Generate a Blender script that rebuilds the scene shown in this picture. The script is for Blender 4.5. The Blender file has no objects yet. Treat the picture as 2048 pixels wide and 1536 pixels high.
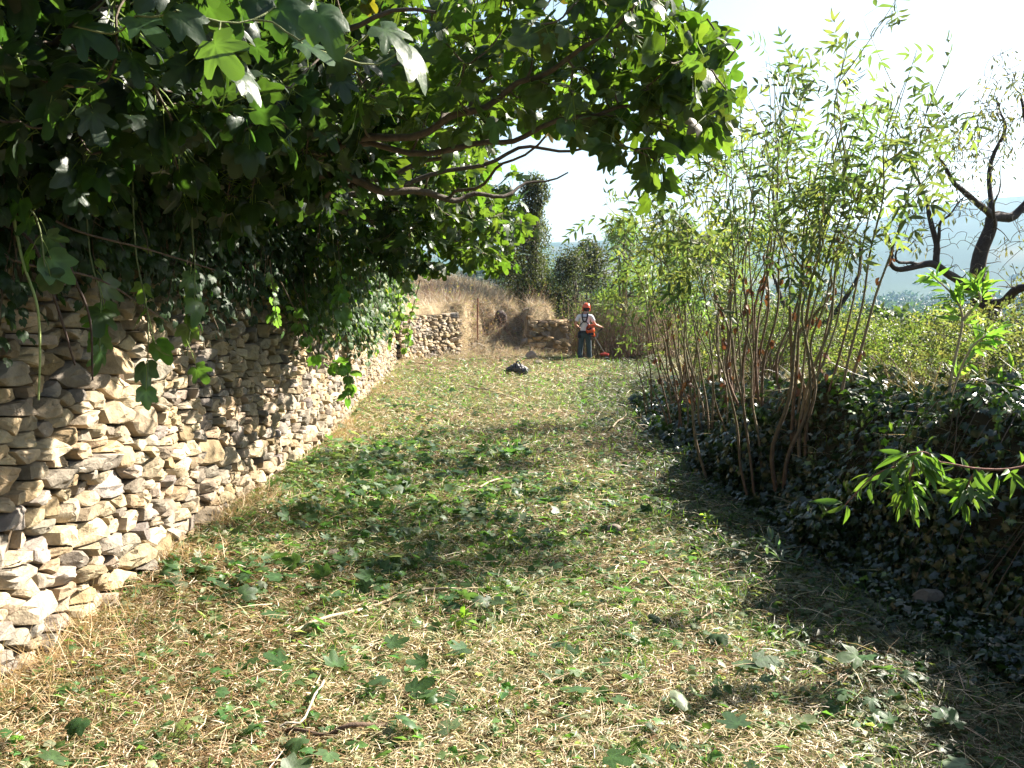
import bpy, math, random
import numpy as np
from mathutils import Vector, Matrix
R = math.radians
rng = np.random.default_rng(7); random.seed(7)
sc = bpy.context.scene
COL = sc.collection
# ------------------------------------------------------------------ camera, sky, sun, exposure
F, PITCH, EYE = 2010.0, math.atan(208/2010.0), 1.6
cd = bpy.data.cameras.new('camera'); cam = bpy.data.objects.new('camera', cd); COL.objects.link(cam)
cd.sensor_width = 36; cd.lens = 36*F/2048; cd.clip_start = .05; cd.clip_end = 30000
cam.location = (0, 0, EYE); cam.rotation_euler = (math.pi/2-PITCH, 0, 0); sc.camera = cam
AZ, EL = R(57), R(34)                      # sun: to the right of the view direction, elevation
w = bpy.data.worlds.new('World'); sc.world = w; w.use_nodes = True
nt = w.node_tree; bg = nt.nodes['Background']
sky = nt.nodes.new('ShaderNodeTexSky'); sky.sky_type = 'NISHITA'; sky.sun_disc = False
sky.sun_elevation = EL; sky.sun_rotation = AZ; sky.dust_density = 2.0; sky.air_density = 1.0; sky.ozone_density = 1.0
nt.links.new(sky.outputs[0], bg.inputs[0]); bg.inputs[1].default_value = .04
sl = bpy.data.lights.new('sun', 'SUN'); sun = bpy.data.objects.new('sun', sl); COL.objects.link(sun)
sl.energy = 5.0; sl.angle = R(.55); sl.color = (1, .93, .82)
sdir = Vector((math.sin(AZ)*math.cos(EL), math.cos(AZ)*math.cos(EL), math.sin(EL)))
sun.rotation_euler = sdir.to_track_quat('Z', 'Y').to_euler(); sun.location = (20, 20, 20)
sc.view_settings.view_transform = 'Standard'; sc.view_settings.look = 'None'
sc.view_settings.exposure = 2.3; sc.view_settings.gamma = 1; sc.view_settings.use_curve_mapping = False
sc.cycles.max_bounces = 7; sc.cycles.diffuse_bounces = 3; sc.cycles.transmission_bounces = 4; sc.cycles.glossy_bounces = 2
sc.cycles.volume_bounces = 0; sc.cycles.transparent_max_bounces = 4; sc.cycles.use_denoising = True
sc.cycles.sample_clamp_indirect = 6

# ------------------------------------------------------------------ helpers
def at(px, py, d):                          # point seen at photo pixel (px, py), d metres ahead
    u, v = (px-1024)/F, (768-py)/F
    dy = math.cos(PITCH)+v*math.sin(PITCH); dz = -math.sin(PITCH)+v*math.cos(PITCH)
    return np.array((u*d/dy, d, EYE+dz*d/dy))
def nrm(a): return a/np.maximum(np.linalg.norm(a, axis=-1, keepdims=True), 1e-9)
def hsh(ix, iy, s):
    h = (ix.astype(np.int64)*374761393+iy.astype(np.int64)*668265263+s*2147483647) & 0xffffffff
    h = ((h ^ (h >> 13))*1274126177) & 0xffffffff
    return ((h ^ (h >> 16)) & 0xffff)/65535.0
def vn(x, y, s=0):                          # value noise 0..1
    x = np.asarray(x, float); y = np.asarray(y, float); ix = np.floor(x); iy = np.floor(y)
    fx = x-ix; fy = y-iy; fx = fx*fx*(3-2*fx); fy = fy*fy*(3-2*fy)
    a, b, c, d = hsh(ix, iy, s), hsh(ix+1, iy, s), hsh(ix, iy+1, s), hsh(ix+1, iy+1, s)
    return (a*(1-fx)+b*fx)*(1-fy)+(c*(1-fx)+d*fx)*fy
def fbm(x, y, s=0, o=4):
    t = 0; a = .5
    for k in range(o): t = t+a*vn(np.asarray(x)*2**k, np.asarray(y)*2**k, s+k*17); a *= .5
    return t/(1-.5**o)
def sst(a, b, x): t = np.clip((x-a)/(b-a), 0, 1); return t*t*(3-2*t)

class MB:
    def __init__(s): s.v = []; s.f = {3: [], 4: []}; s.c = []; s.n = 0
    def add(s, v, f, c=(1, 1, 1)):          # f: (M,3|4) array
        v = np.asarray(v, np.float32).reshape(-1, 3); f = np.asarray(f)
        c = np.broadcast_to(np.asarray(c, np.float32), (len(v), 3))
        s.v.append(v); s.c.append(c); s.f[f.shape[1]].append(f+s.n); s.n += len(v)
    def inst(s, T, pos, M, sc_, c):         # T=(verts, tris); pos (N,3); M (N,3,3) columns = local axes
        tv, tf = T[0], T[1]; N = len(pos)
        if N == 0: return
        sc_ = np.asarray(sc_, float)
        if sc_.ndim == 1: sc_ = sc_[:, None]
        lv = tv[None]*sc_[:, None, :]
        v = np.einsum('nij,nkj->nki', M, lv)+pos[:, None]
        f = tf[None]+(np.arange(N)*len(tv))[:, None, None]
        s.add(v.reshape(-1, 3), f.reshape(-1, tf.shape[1]), np.repeat(np.asarray(c, float), len(tv), 0)*(np.tile(T[2], N)[:, None] if len(T) > 2 else 1))
    def tubes(s, P, rad, k, c, cap=False):  # P (N,n,3), rad (N,n), c (N,3) or (3,) or (N,n,3)
        P = np.asarray(P, float); N, n, _ = P.shape; rad = np.broadcast_to(np.asarray(rad, float), (N, n))
        T = nrm(np.gradient(P, axis=1)); m = nrm(P[:, -1]-P[:, 0])
        ref = np.where(np.abs(m[:, 2:3]) > .8, np.array([[1., 0, 0]]), np.array([[0, 0, 1.]]))
        U = nrm(np.cross(T, ref[:, None])); V = np.cross(T, U)
        a = np.arange(k)*2*math.pi/k
        ring = P[:, :, None]+rad[..., None, None]*(np.cos(a)[None, None, :, None]*U[:, :, None]+np.sin(a)[None, None, :, None]*V[:, :, None])
        i = np.arange(n-1)[:, None]*k; j = np.arange(k)[None]; j2 = (j+1) % k
        q = np.stack([i+j, i+j2, i+k+j2, i+k+j], -1).reshape(-1, 4)
        f = (q[None]+(np.arange(N)*n*k)[:, None, None]).reshape(-1, 4)
        c = np.asarray(c, float)
        if c.ndim == 1: c = np.broadcast_to(c, (N, 3))
        if c.ndim == 2: c = np.repeat(c[:, None], n, 1)
        s.add(ring.reshape(-1, 3), f, np.repeat(c.reshape(-1, 3), k, 0))
    def box(s, c, size, rot=0, col=(1, 1, 1)):
        x, y, z = np.array(size)/2
        v = np.array([(a*x, b*y, d*z) for a in (-1, 1) for b in (-1, 1) for d in (-1, 1)])
        ca, sa = math.cos(rot), math.sin(rot); v = v @ np.array([[ca, sa, 0], [-sa, ca, 0], [0, 0, 1]])+np.array(c)
        s.add(v, [(0, 1, 3, 2), (4, 6, 7, 5), (0, 4, 5, 1), (2, 3, 7, 6), (0, 2, 6, 4), (1, 5, 7, 3)], col)
    def build(s, name, mat, parent=None, smooth=False, loc=None, sharp=None):
        me = bpy.data.meshes.new(name)
        v = np.concatenate(s.v).astype(np.float32); c = np.concatenate(s.c)*.76
        t = np.concatenate(s.f[3]) if s.f[3] else np.zeros((0, 3), int); q = np.concatenate(s.f[4]) if s.f[4] else np.zeros((0, 4), int)
        if loc is not None: v = v-np.asarray(loc, np.float32)
        me.vertices.add(len(v)); me.vertices.foreach_set('co', v.ravel())
        li = np.concatenate([t.ravel(), q.ravel()]).astype(np.int32)
        st = np.concatenate([np.arange(len(t))*3, len(t)*3+np.arange(len(q))*4]).astype(np.int32)
        me.loops.add(len(li)); me.loops.foreach_set('vertex_index', li)
        me.polygons.add(len(st)); me.polygons.foreach_set('loop_start', st)
        me.update(calc_edges=True)
        if smooth: me.polygons.foreach_set('use_smooth', np.ones(len(st), bool))
        at_ = me.attributes.new('Col', 'FLOAT_COLOR', 'POINT')
        at_.data.foreach_set('color', np.concatenate([c, np.ones((len(c), 1))], 1).astype(np.float32).ravel())
        me.materials.append(mat); me.validate()
        if sharp: me.set_sharp_from_angle(angle=R(sharp))
        o = bpy.data.objects.new(name, me); COL.objects.link(o)
        if parent is not None:
            o.parent = parent
            if loc is None: o.location = -parent.location
        elif loc is not None: o.location = loc
        return o
def tag(o, label=None, cat=None, group=None, kind=None):
    if label: o['label'] = label
    if cat: o['category'] = cat
    if group: o['group'] = group
    if kind: o['kind'] = kind
    return o
def empty(name, loc, label, cat, group=None):
    o = bpy.data.objects.new(name, None); COL.objects.link(o); o.location = loc; o.empty_display_size = .2
    return tag(o, label, cat, group)
def frames(d, n):                           # columns x, y(=leaf axis), z(=normal)
    d = nrm(d); x = nrm(np.cross(d, n)); z = np.cross(x, d)
    return np.stack([x, d, z], -1)
def rdir(N, zlo=-1., zhi=1.):
    z = rng.uniform(zlo, zhi, N); a = rng.uniform(0, 2*math.pi, N); r = np.sqrt(1-z*z)
    return np.stack([r*np.cos(a), r*np.sin(a), z], -1)
def jit(c, N, a=.25, hue=.1):               # colour variants
    c = np.asarray(c, float); k = rng.uniform(1-a, 1+a, (N, 1)); return np.clip(c*k*rng.uniform(1-hue, 1+hue, (N, 3)), 0, 1)
def bez(p, n):                              # Catmull-Rom resample of a polyline
    p = np.asarray(p, float); p = np.vstack([2*p[0]-p[1], p, 2*p[-1]-p[-2]]); out = []
    t = np.linspace(0, len(p)-3-1e-6, n); i = t.astype(int); u = (t-i)[:, None]
    a, b, c, d = p[i], p[i+1], p[i+2], p[i+3]
    return .5*((2*b)+(-a+c)*u+(2*a-5*b+4*c-d)*u*u+(-a+3*b-3*c+d)*u**3)

# ------------------------------------------------------------------ leaf templates (y = leaf axis, z = normal)
def polar_leaf(th, r, droop=.25, fold=.18, mid=(.0, .0)):
    th = np.radians(np.array(th, float)); r = np.array(r, float)
    a = np.concatenate([th, -th[::-1]]) if th[0] > 0 else np.concatenate([th, -th[:0:-1]]); rr = np.concatenate([r, r[::-1]]) if th[0] > 0 else np.concatenate([r, r[:0:-1]])
    o = np.stack([np.sin(a)*rr, np.cos(a)*rr, 0*a], -1); h = o*.5; v = np.vstack([[[0, 0, 0]], h, o])
    rad = np.hypot(v[:, 0], v[:, 1]); v[:, 2] = -droop*rad**2*1.2+fold*np.abs(v[:, 0])*(1-rad*.6)
    n = len(a); f = []
    for i in range(n):
        j = (i+1) % n; f += [(0, 1+j, 1+i), (1+i, 1+j, 1+n+j), (1+i, 1+n+j, 1+n+i)]
    sh = np.concatenate([[1.5], np.clip(.75+.75*(rr-np.roll(rr, 2)*.5-np.roll(rr, -2)*.5+.15), .75, 1.5), .85+.25*rr])
    return v, np.array(f), sh
FIG = [polar_leaf([0, 8, 16, 22, 29, 37, 45, 53, 61, 69, 79, 93, 107, 126, 150, 174], [1, .98, .88, .68, .5, .6, .84, .86, .76, .5, .44, .6, .6, .44, .36, .14]),
       polar_leaf([0, 10, 20, 30, 40, 50, 60, 75, 95, 112, 135, 160, 176], [1, .9, .72, .62, .76, .84, .72, .58, .6, .52, .44, .34, .12], .35, .25),
       polar_leaf([0, 12, 24, 34, 44, 55, 66, 84, 105, 130, 156, 175], [1, .94, .66, .38, .6, .8, .56, .44, .5, .4, .32, .1], .15, .1),
       polar_leaf([0, 10, 20, 32, 46, 60, 76, 95, 115, 140, 162, 176], [1, .96, .84, .66, .8, .74, .6, .62, .54, .42, .32, .12], .6, .45)]
VINE = polar_leaf([0, 14, 27, 42, 56, 75, 100, 130, 160, 176], [1, .82, .68, .86, .68, .7, .62, .5, .4, .12], .3, .2)
IVY = polar_leaf([0, 22, 50, 80, 120, 165], [1, .55, .8, .45, .6, .3], .2, .1)
def simple(th, r, z): return None
def lance(w_=.22, droop=.25, seg=4):
    t = np.linspace(0, 1, seg+1); W = w_*np.sin(math.pi*t**.8)*.5; v = []; f = []
    for i, (a, b) in enumerate(zip(t, W)):
        z = -droop*a*a; v += [(-b, a, z+b*.5), (0, a, z), (b, a, z+b*.5)]
    for i in range(seg):
        k = i*3; f += [(k, k+1, k+4), (k, k+4, k+3), (k+1, k+2, k+5), (k+1, k+5, k+4)]
    return np.array(v), np.array(f)
LAN = lance(); LANF = lance(.26, .2, 2); OVAL = lance(.6, .2, 3); OVF = lance(.6, .15, 2)
def pinnate(n=3, w_=.26, ll=.42, seg=3, droop=.3):
    L = lance(w_, .25, seg); V = []; Fc = []; k = 0
    spots = [(1, 0)]+[(y, s) for y in np.linspace(.3, .88, n) for s in (-1, 1)]
    for y, s in spots:
        a = s*R(58); ca, sa = math.cos(a), math.sin(a); v = L[0].copy()*ll*(1 if s == 0 else .55+.45*math.sin(math.pi*y))
        x_ = v[:, 0]*ca+v[:, 1]*sa; y_ = -v[:, 0]*sa+v[:, 1]*ca
        v = np.stack([x_, y_+y-(.18 if s == 0 else 0), v[:, 2]-droop*y*y], -1); V.append(v); Fc.append(L[1]+k); k += len(v)
    # rachis
    V.append(np.array([(-.008, 0, 0), (.008, 0, 0), (.005, .5, -droop*.25), (-.005, .5, -droop*.25), (.003, .9, -droop*.8), (-.003, .9, -droop*.8)]))
    Fc.append(np.array([(0, 1, 2), (0, 2, 3), (3, 2, 4), (3, 4, 5)])+k)
    return np.vstack(V), np.vstack(Fc)
PIN = pinnate(); PINF = pinnate(2, .3, .45, 2)
def trifol():
    L = lance(.62, .15, 2); V = []; Fc = []; k = 0
    for a in (0, R(75), -R(75)):
        v = L[0]*.6; ca, sa = math.cos(a), math.sin(a)
        V.append(np.stack([v[:, 0]*ca+v[:, 1]*sa, -v[:, 0]*sa+v[:, 1]*ca+.35*(a == 0)+.2, v[:, 2]], -1)); Fc.append(L[1]+k); k += len(v)
    return np.vstack(V), np.vstack(Fc)
TRI = trifol()

# ------------------------------------------------------------------ materials
def mat_base(name):
    m = bpy.data.materials.new(name); m.use_nodes = True; n = m.node_tree.nodes; return m, n, m.node_tree.links, n['Principled BSDF'], n['Material Output']
def leaf_mat(name, trans=.5, rough=.45, spec=.5, tcol=(1.6, 1.9, .5), under=None):
    m, n, l, p, out = mat_base(name); a = n.new('ShaderNodeAttribute'); a.attribute_name = 'Col'
    col = a.outputs['Color']
    if under:                                # paler underside of the blade
        g = n.new('ShaderNodeNewGeometry'); mx = n.new('ShaderNodeMix'); mx.data_type = 'RGBA'; mx.blend_type = 'MULTIPLY'
        l.new(g.outputs['Backfacing'], mx.inputs[0]); l.new(col, mx.inputs[6]); mx.inputs[7].default_value = (*under, 1); mx.clamp_result = False; col = mx.outputs[2]
    ns = n.new('ShaderNodeTexNoise'); ns.inputs['Scale'].default_value = 35; ns.inputs['Detail'].default_value = 3
    bp = n.new('ShaderNodeBump'); bp.inputs['Strength'].default_value = .25; bp.inputs['Distance'].default_value = .01
    tc = n.new('ShaderNodeTexCoord'); l.new(tc.outputs['Object'], ns.inputs['Vector']); l.new(ns.outputs[0], bp.inputs['Height']); l.new(bp.outputs[0], p.inputs['Normal'])
    l.new(col, p.inputs['Base Color']); p.inputs['Roughness'].default_value = rough; p.inputs['Specular IOR Level'].default_value = spec
    t = n.new('ShaderNodeBsdfTranslucent'); mu = n.new('ShaderNodeVectorMath'); mu.operation = 'MULTIPLY'; mu.inputs[1].default_value = tcol
    l.new(a.outputs['Color'], mu.inputs[0]); l.new(mu.outputs[0], t.inputs['Color'])
    mix = n.new('ShaderNodeMixShader'); mix.inputs[0].default_value = trans; l.new(p.outputs[0], mix.inputs[1]); l.new(t.outputs[0], mix.inputs[2]); l.new(mix.outputs[0], out.inputs['Surface'])
    return m
def solid(name, rough=.8, spec=.3, noise=20., amt=.35, bump=.3, metallic=0, bdist=.02, coord='Object', col=None, detail=6):
    m, n, l, p, out = mat_base(name)
    if col is None: a = n.new('ShaderNodeAttribute'); a.attribute_name = 'Col'; src = a.outputs['Color']
    else: a = n.new('ShaderNodeRGB'); a.outputs[0].default_value = (*col, 1); src = a.outputs[0]
    tc = n.new('ShaderNodeTexCoord'); ns = n.new('ShaderNodeTexNoise'); ns.inputs['Scale'].default_value = noise; ns.inputs['Detail'].default_value = detail; ns.inputs['Roughness'].default_value = .65
    l.new(tc.outputs[coord], ns.inputs['Vector'])
    mr = n.new('ShaderNodeMapRange'); mr.inputs[1].default_value = .25; mr.inputs[2].default_value = .75; mr.inputs[3].default_value = 1-amt; mr.inputs[4].default_value = 1+amt
    l.new(ns.outputs[0], mr.inputs[0]); mu = n.new('ShaderNodeVectorMath'); mu.operation = 'MULTIPLY'; l.new(src, mu.inputs[0]); l.new(mr.outputs[0], mu.inputs[1]); l.new(mu.outputs[0], p.inputs['Base Color'])
    bp = n.new('ShaderNodeBump'); bp.inputs['Strength'].default_value = bump; bp.inputs['Distance'].default_value = bdist; l.new(ns.outputs[0], bp.inputs['Height']); l.new(bp.outputs[0], p.inputs['Normal'])
    p.inputs['Roughness'].default_value = rough; p.inputs['Specular IOR Level'].default_value = spec; p.inputs['Metallic'].default_value = metallic
    return m
M_FIG = leaf_mat('fig leaf', .42, .42, .5, (3.4, 3.3, .8), under=(1.5, 1.35, 1.5))
M_CREEP = leaf_mat('creeper leaf', .35, .55, .3, (1.8, 2.0, .7))
M_LEAF = leaf_mat('thin leaf', .45, .5, .35, (1.7, 1.85, .8))
M_IVY = leaf_mat('ivy leaf', .2, .3, .7, (1.5, 1.9, .5))
M_DRY = leaf_mat('straw', .22, .5, .4, (1.2, 1.1, .8))
M_BARK = solid('bark', .85, .3, 25, .45, .6)
M_STONE = solid('limestone', .92, .2, 11, .38, .9, bdist=.03, detail=9)
M_GROUND = solid('soil and turf', .95, .1, 6, .35, .8, bdist=.03)
M_FAR = solid('far land', 1, .0, .02, .35, .0)
M_TREE = leaf_mat('tree foliage', .3, .6, .3, (1.6, 1.8, .6))

# ------------------------------------------------------------------ ground
EDGE = np.array([(-2.2, -8), (-2.2, 2), (-2.13, 11), (-2.45, 15), (-3.1, 26.3), (-2.85, 26.8), (-2.2, 28.3), (-1.4, 29.3), (.0, 30.6), (1.6, 31.8), (1.9, 36), (0.5, 46), (-4, 60)])   # foot of the terrace
def edge_d(x, y):                           # signed distance, >0 on the terrace
    x = np.asarray(x, float); y = np.asarray(y, float); best = np.full(x.shape, 1e9); sg = np.ones(x.shape)
    for a, b in zip(EDGE[:-1], EDGE[1:]):
        ab = b-a; L = ab@ab; t = np.clip(((x-a[0])*ab[0]+(y-a[1])*ab[1])/L, 0, 1)
        dx, dy = x-a[0]-t*ab[0], y-a[1]-t*ab[1]; d = np.hypot(dx, dy); s = np.where(ab[0]*(y-a[1])-ab[1]*(x-a[0]) > 0, 1, -1)
        m = d < best-1e-9; best = np.where(m, d, best); sg = np.where(m, s, sg)
    return best*sg
def edge_r(y): return np.interp(y, [0, 4, 6, 9, 13, 18, 23, 27, 31, 34, 40], [2.5, 2.25, 2.1, 1.98, 1.95, 2.2, 2.6, 3.6, 4.2, 3.2, 3])  # right lane edge, pulled in near the camera to widen the bank's shadow
def height(x, y):
    x = np.asarray(x, float); y = np.asarray(y, float)
    yy = np.clip(y, -20, 60); base = -.03*yy+.05*(fbm(x*.5, y*.5, 3)-.5)+.04*(fbm(x*2.2, y*2.2, 5)-.5)+.03*(vn(x*7, y*7, 6)-.5)*(y < 34)
    d = edge_d(x, y)
    terr = np.interp(y, [0, 10, 27, 31, 60], [2.05, 1.95, 1.05, .75, .6])+.9*sst(.5, 5, d)+.15*(fbm(x*.7, y*.7, 9)-.5)
    wd = np.interp(y, [26, 29, 29.5, 30.5, 31.3, 33], [.25, .35, 1.6, 1.5, .4, .6])
    lo = np.interp(y, [26, 29, 29.5, 33], [.22, .2, -.2, .1])
    k = sst(lo, lo+wd, d); sw = sst(-1.5, -1.25, x)*(1-sst(.25, .55, x))*(y > 28.5)*(y < 40)
    if np.any(sw > 0): k = k*(1-sw)+sw*sst(-.25, 2.3, d+.8*(fbm(x*2.6, y*2.6, 21)-.5)+.25*(vn(x*6, y*6, 23)-.5))
    z = base*(1-k)+terr*k
    # litter mound at the foot of the wall
    z += np.interp(y, [5, 8], [.0, .07])*np.exp(-((d+.1)/.35)**2)*(y < 27)+.25*sst(-2.2, 0, d)*(d < .2)*sst(24, 27, y)*(y < 31)
    # overgrown low wall on the right, near end raised to widen its shadow
    r = x-edge_r(y)+.45*(fbm(y*.8, y*0+3, 44)-.5); h = (.4+1.15*fbm(x*.75, y*.6, 45))*np.interp(y, [0, 6, 9, 13, 16, 22, 30], [1.0, .84, .74, .5, .36, .28, .2])
    z += h*sst(.0, .65, r)*(1-.55*sst(1.3, 3.2, r))*(1-sst(30, 40, y))
    # fall to the valley, far plain, ridge
    R_ = np.hypot(x, y); fall = sst(30, 420, R_)
    z -= fall*24*sst(-.9, .2, x/np.maximum(R_, 1))
    ang = np.arctan2(x, y)
    top = np.interp(ang, [-1.3, -.6, -.1, .05, .14, .25, .34, .46, .7, 1.3], [60, 70, 110, 150, 158, 168, 200, 275, 330, 260])
    ridge = sst(1500, 3300, R_)*top*(.78+.44*fbm(x/600+5, y/600, 31, 5))
    near = 26*sst(260, 620, R_)*np.exp(-((ang-.02)/.13)**2)*(1-sst(700, 1100, R_))*(.8+.4*fbm(x/60, y/60, 8))
    return z+ridge+near*1.15
def axis(lo, hi, d0, grow, far):
    a = list(np.arange(lo, hi+1e-6, d0)); s = d0
    while a[-1] < far: s *= grow; a.append(a[-1]+s)
    s = d0
    while a[0] > -far: s *= grow; a.insert(0, a[0]-s)
    return np.array(a)
xs = axis(-4.2, 6, .09, 1.075, 5200); ys = axis(2.2, 34, .1, 1.07, 5200); ys = ys[ys > -900]
X, Y = np.meshgrid(xs, ys); Z = height(X, Y)
nx, ny = len(xs), len(ys)
i, j = np.meshgrid(np.arange(ny-1), np.arange(nx-1), indexing='ij'); k = (i*nx+j).ravel()
fq = np.stack([k, k+1, k+nx+1, k+nx], -1)
Rr = np.hypot(X, Y); D = edge_d(X, Y)
def mixc(a, b, t): return a*(1-t[..., None])+b*t[..., None]
c = np.broadcast_to(np.array((.11, .08, .04)), X.shape+(3,)).copy()
c = mixc(c, np.array((.08, .10, .03)), sst(.4, .6, fbm(X*.9, Y*.9, 40))*.7)
c = mixc(c, np.array((.33, .25, .15)), sst(-.6, .2, D)*sst(22, 27, Y)*(Y < 40))
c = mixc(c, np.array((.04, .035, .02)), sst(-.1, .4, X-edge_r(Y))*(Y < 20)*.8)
c = mixc(c, np.array((.09, .11, .04)), sst(3.5, 8, X)*.8)
fld = fbm(X/90+3, Y/45, 77, 2); far_c = np.where((fld > .52)[..., None], np.array((.30, .23, .13)), np.array((.07, .12, .04)))
far_c = np.where((fbm(X/70, Y/38+9, 12, 2) > .58)[..., None], np.array((.10, .22, .05)), far_c)
c = mixc(c, far_c, sst(60, 150, Rr)); c = mixc(c, np.array((.035, .06, .03)), sst(1000, 1500, Rr)*(.55+.45*sst(.4, .55, fbm(X/160, Y/160, 51))))
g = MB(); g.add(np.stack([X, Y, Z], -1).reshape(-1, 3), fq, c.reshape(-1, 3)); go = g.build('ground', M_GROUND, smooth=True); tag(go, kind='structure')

# ------------------------------------------------------------------ dry stone walls (power-diagram rubble)
def rubble(L, H, smin, smax, seed, aspect=2.9):
    r_ = np.random.default_rng(seed); pts = []; G = {}; cs = smax
    area = L/aspect*H
    for rad, frac in ((smax, .06), (smax*.72, .14), (smax*.5, .35), (smax*.36, .4), (smin, .6)):
        tries = int(area*frac*6/(math.pi*rad*rad))
        for _ in range(tries):
            u, v = r_.uniform(-.1, L/aspect+.1), r_.uniform(-.1, H+.1); rr = rad*r_.uniform(.8, 1.2); ok = True
            ci, cj = int(u//cs), int(v//cs)
            for a in (-1, 0, 1):
                for b in (-1, 0, 1):
                    for (x, y, q) in G.get((ci+a, cj+b), ()):
                        if (x-u)**2+(y-v)**2 < ((q+rr)*.5*.98)**2: ok = False; break
                    if not ok: break
                if not ok: break
            if ok: pts.append((u, v, rr)); G.setdefault((ci, cj), []).append((u, v, rr))
    cells = []
    for (u, v, q) in pts:
        m = smax*1.3; poly = [(u-m, v-m), (u+m, v-m), (u+m, v+m), (u-m, v+m)]
        ci, cj = int(u//cs), int(v//cs); nb = []
        for a in (-2, -1, 0, 1, 2):
            for b in (-2, -1, 0, 1, 2): nb += G.get((ci+a, cj+b), ())
        nb = sorted(nb, key=lambda p: (p[0]-u)**2+(p[1]-v)**2)[1:26]
        for (x, y, q2) in nb:
            dx, dy = x-u, y-v; d2 = dx*dx+dy*dy
            if d2 < 1e-9: continue
            lim = (d2+(q*q-q2*q2)*.25)/2; out = []
            for i_ in range(len(poly)):
                p0, p1 = poly[i_], poly[(i_+1) % len(poly)]
                s0 = (p0[0]-u)*dx+(p0[1]-v)*dy-lim; s1 = (p1[0]-u)*dx+(p1[1]-v)*dy-lim
                if s0 <= 0: out.append(p0)
                if s0*s1 < 0: t = s0/(s0-s1); out.append((p0[0]+t*(p1[0]-p0[0]), p0[1]+t*(p1[1]-p0[1])))
            poly = out
            if len(poly) < 3: break
        if len(poly) >= 3:
            P = np.array(poly)*(aspect, 1); c_ = P.mean(0)
            if 0 <= c_[0] <= L and 0 <= c_[1] <= H: cells.append(P)
    return cells
def stone_wall(cells, surf, seed, mb, pal, relief=.03, tilt=.17, K=16):
    """surf(u, v) -> (point, along, up, outward) arrays"""
    r_ = np.random.default_rng(seed)
    for P in cells:
        c_ = P.mean(0); Q = np.roll(P, -1, 0); Ls = np.hypot(*(Q-P).T); S = np.concatenate([[0], np.cumsum(Ls)])
        t = (np.arange(K)+r_.uniform(0, 1))/K*S[-1]; t %= S[-1]; t.sort()
        for sv in S[:-1]: t[np.argmin(np.abs(t-sv))] = sv
        t.sort(); i_ = np.clip(np.searchsorted(S, t, side='right')-1, 0, len(P)-1)
        o = P[i_]+((t-S[i_])/np.maximum(Ls[i_], 1e-6))[:, None]*(Q-P)[i_]; o = o-c_
        size = np.hypot(*o.T).mean(); rad = np.hypot(*o.T)
        # chipped, slightly rounded outline
        o = o*(1-.09*r_.random(K)**2)[:, None]; o = o*.9+.05*(np.roll(o, 1, 0)+np.roll(o, -1, 0))
        shr = max(0.0, 1-.004/size)*r_.uniform(.95, 1.0); o *= shr
        dep = r_.normal(0, relief*.45)+r_.uniform(-.3, .3)*relief; tx, ty = r_.normal(0, tilt, 2)
        cuts = [(r_.uniform(0, 6.28), r_.uniform(.3, .95), r_.uniform(.3, 1.1)) for _ in range(4)]; dome = r_.uniform(.02, .12)*size
        rings = [(1.0, -.16), (1.0, -.015-size*.08), (.955, -size*.01), (.82, dome*.5), (.42, dome*.9)]
        V = []
        for s_, h_ in rings:
            q = o*s_; hz = h_+dep+tx*q[:, 0]+ty*q[:, 1] if h_ > -.1 else np.full(K, h_)
            if h_ > -.1:
                for ca, cut, sl_ in cuts: e = q[:, 0]*math.cos(ca)+q[:, 1]*math.sin(ca); hz = hz-np.maximum(0, e-size*cut)*sl_   # broken facets
                hz = hz+r_.normal(0, .03*size, K)*(s_ < .95)+.2*size*(vn(q[:, 0]/size*1.7+c_[0]*9, q[:, 1]/size*1.7+c_[1]*7, seed)-.5)
            V.append(np.column_stack([q, hz]))
        V.append(np.array([[0, 0, dome+dep+.1*size*r_.normal()]])); V = np.vstack(V); V[:, :2] += c_
        pt, al, up, ou = surf(V[:, 0], V[:, 1]); W = pt+ou*V[:, 2:3]
        nr = len(rings); a = np.arange(K); b = (a+1) % K
        fq_ = np.vstack([np.stack([k_*K+a, k_*K+b, (k_+1)*K+b, (k_+1)*K+a], -1) for k_ in range(nr-1)])
        col = pal[r_.integers(len(pal))]*r_.uniform(.62, 1.2)*np.array((1, r_.uniform(.97, 1.02), r_.uniform(.92, 1.06)))
        mb.add(W, fq_, col); n0 = mb.n-len(W)
        mb.f[3].append(np.stack([(nr-1)*K+a, (nr-1)*K+b, np.full(K, nr*K)], -1)+n0)
PAL = np.array([(.34, .31, .28), (.50, .42, .31), (.44, .37, .28), (.54, .46, .35), (.40, .34, .27), (.48, .38, .26), (.36, .32, .28), (.42, .33, .22)])*np.array((.98, .93, .84))
def path_surf(path, lean=.07, bow=.03):
    path = np.array(path, float); seg = np.hypot(*np.diff(path, axis=0).T); S = np.concatenate([[0], np.cumsum(seg)])
    def f(u, v):
        u = np.asarray(u); x = np.interp(u, S, path[:, 0]); y = np.interp(u, S, path[:, 1])
        e = .15; tx = np.interp(u+e, S, path[:, 0])-np.interp(u-e, S, path[:, 0]); ty = np.interp(u+e, S, path[:, 1])-np.interp(u-e, S, path[:, 1])
        al = nrm(np.stack([tx, ty, 0*tx], -1)); ou = np.stack([al[:, 1], -al[:, 0], 0*al[:, 0]], -1)
        z0 = -.03*np.clip(y, -20, 60)-.12; off = -lean*v+bow*(fbm(u*.6, v*.9, 61)-.5)*4
        p = np.stack([x, y, z0+v], -1)+ou*off[:, None]
        return p, al, np.array([0, 0, 1.]), ou
    return f, S[-1]
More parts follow.
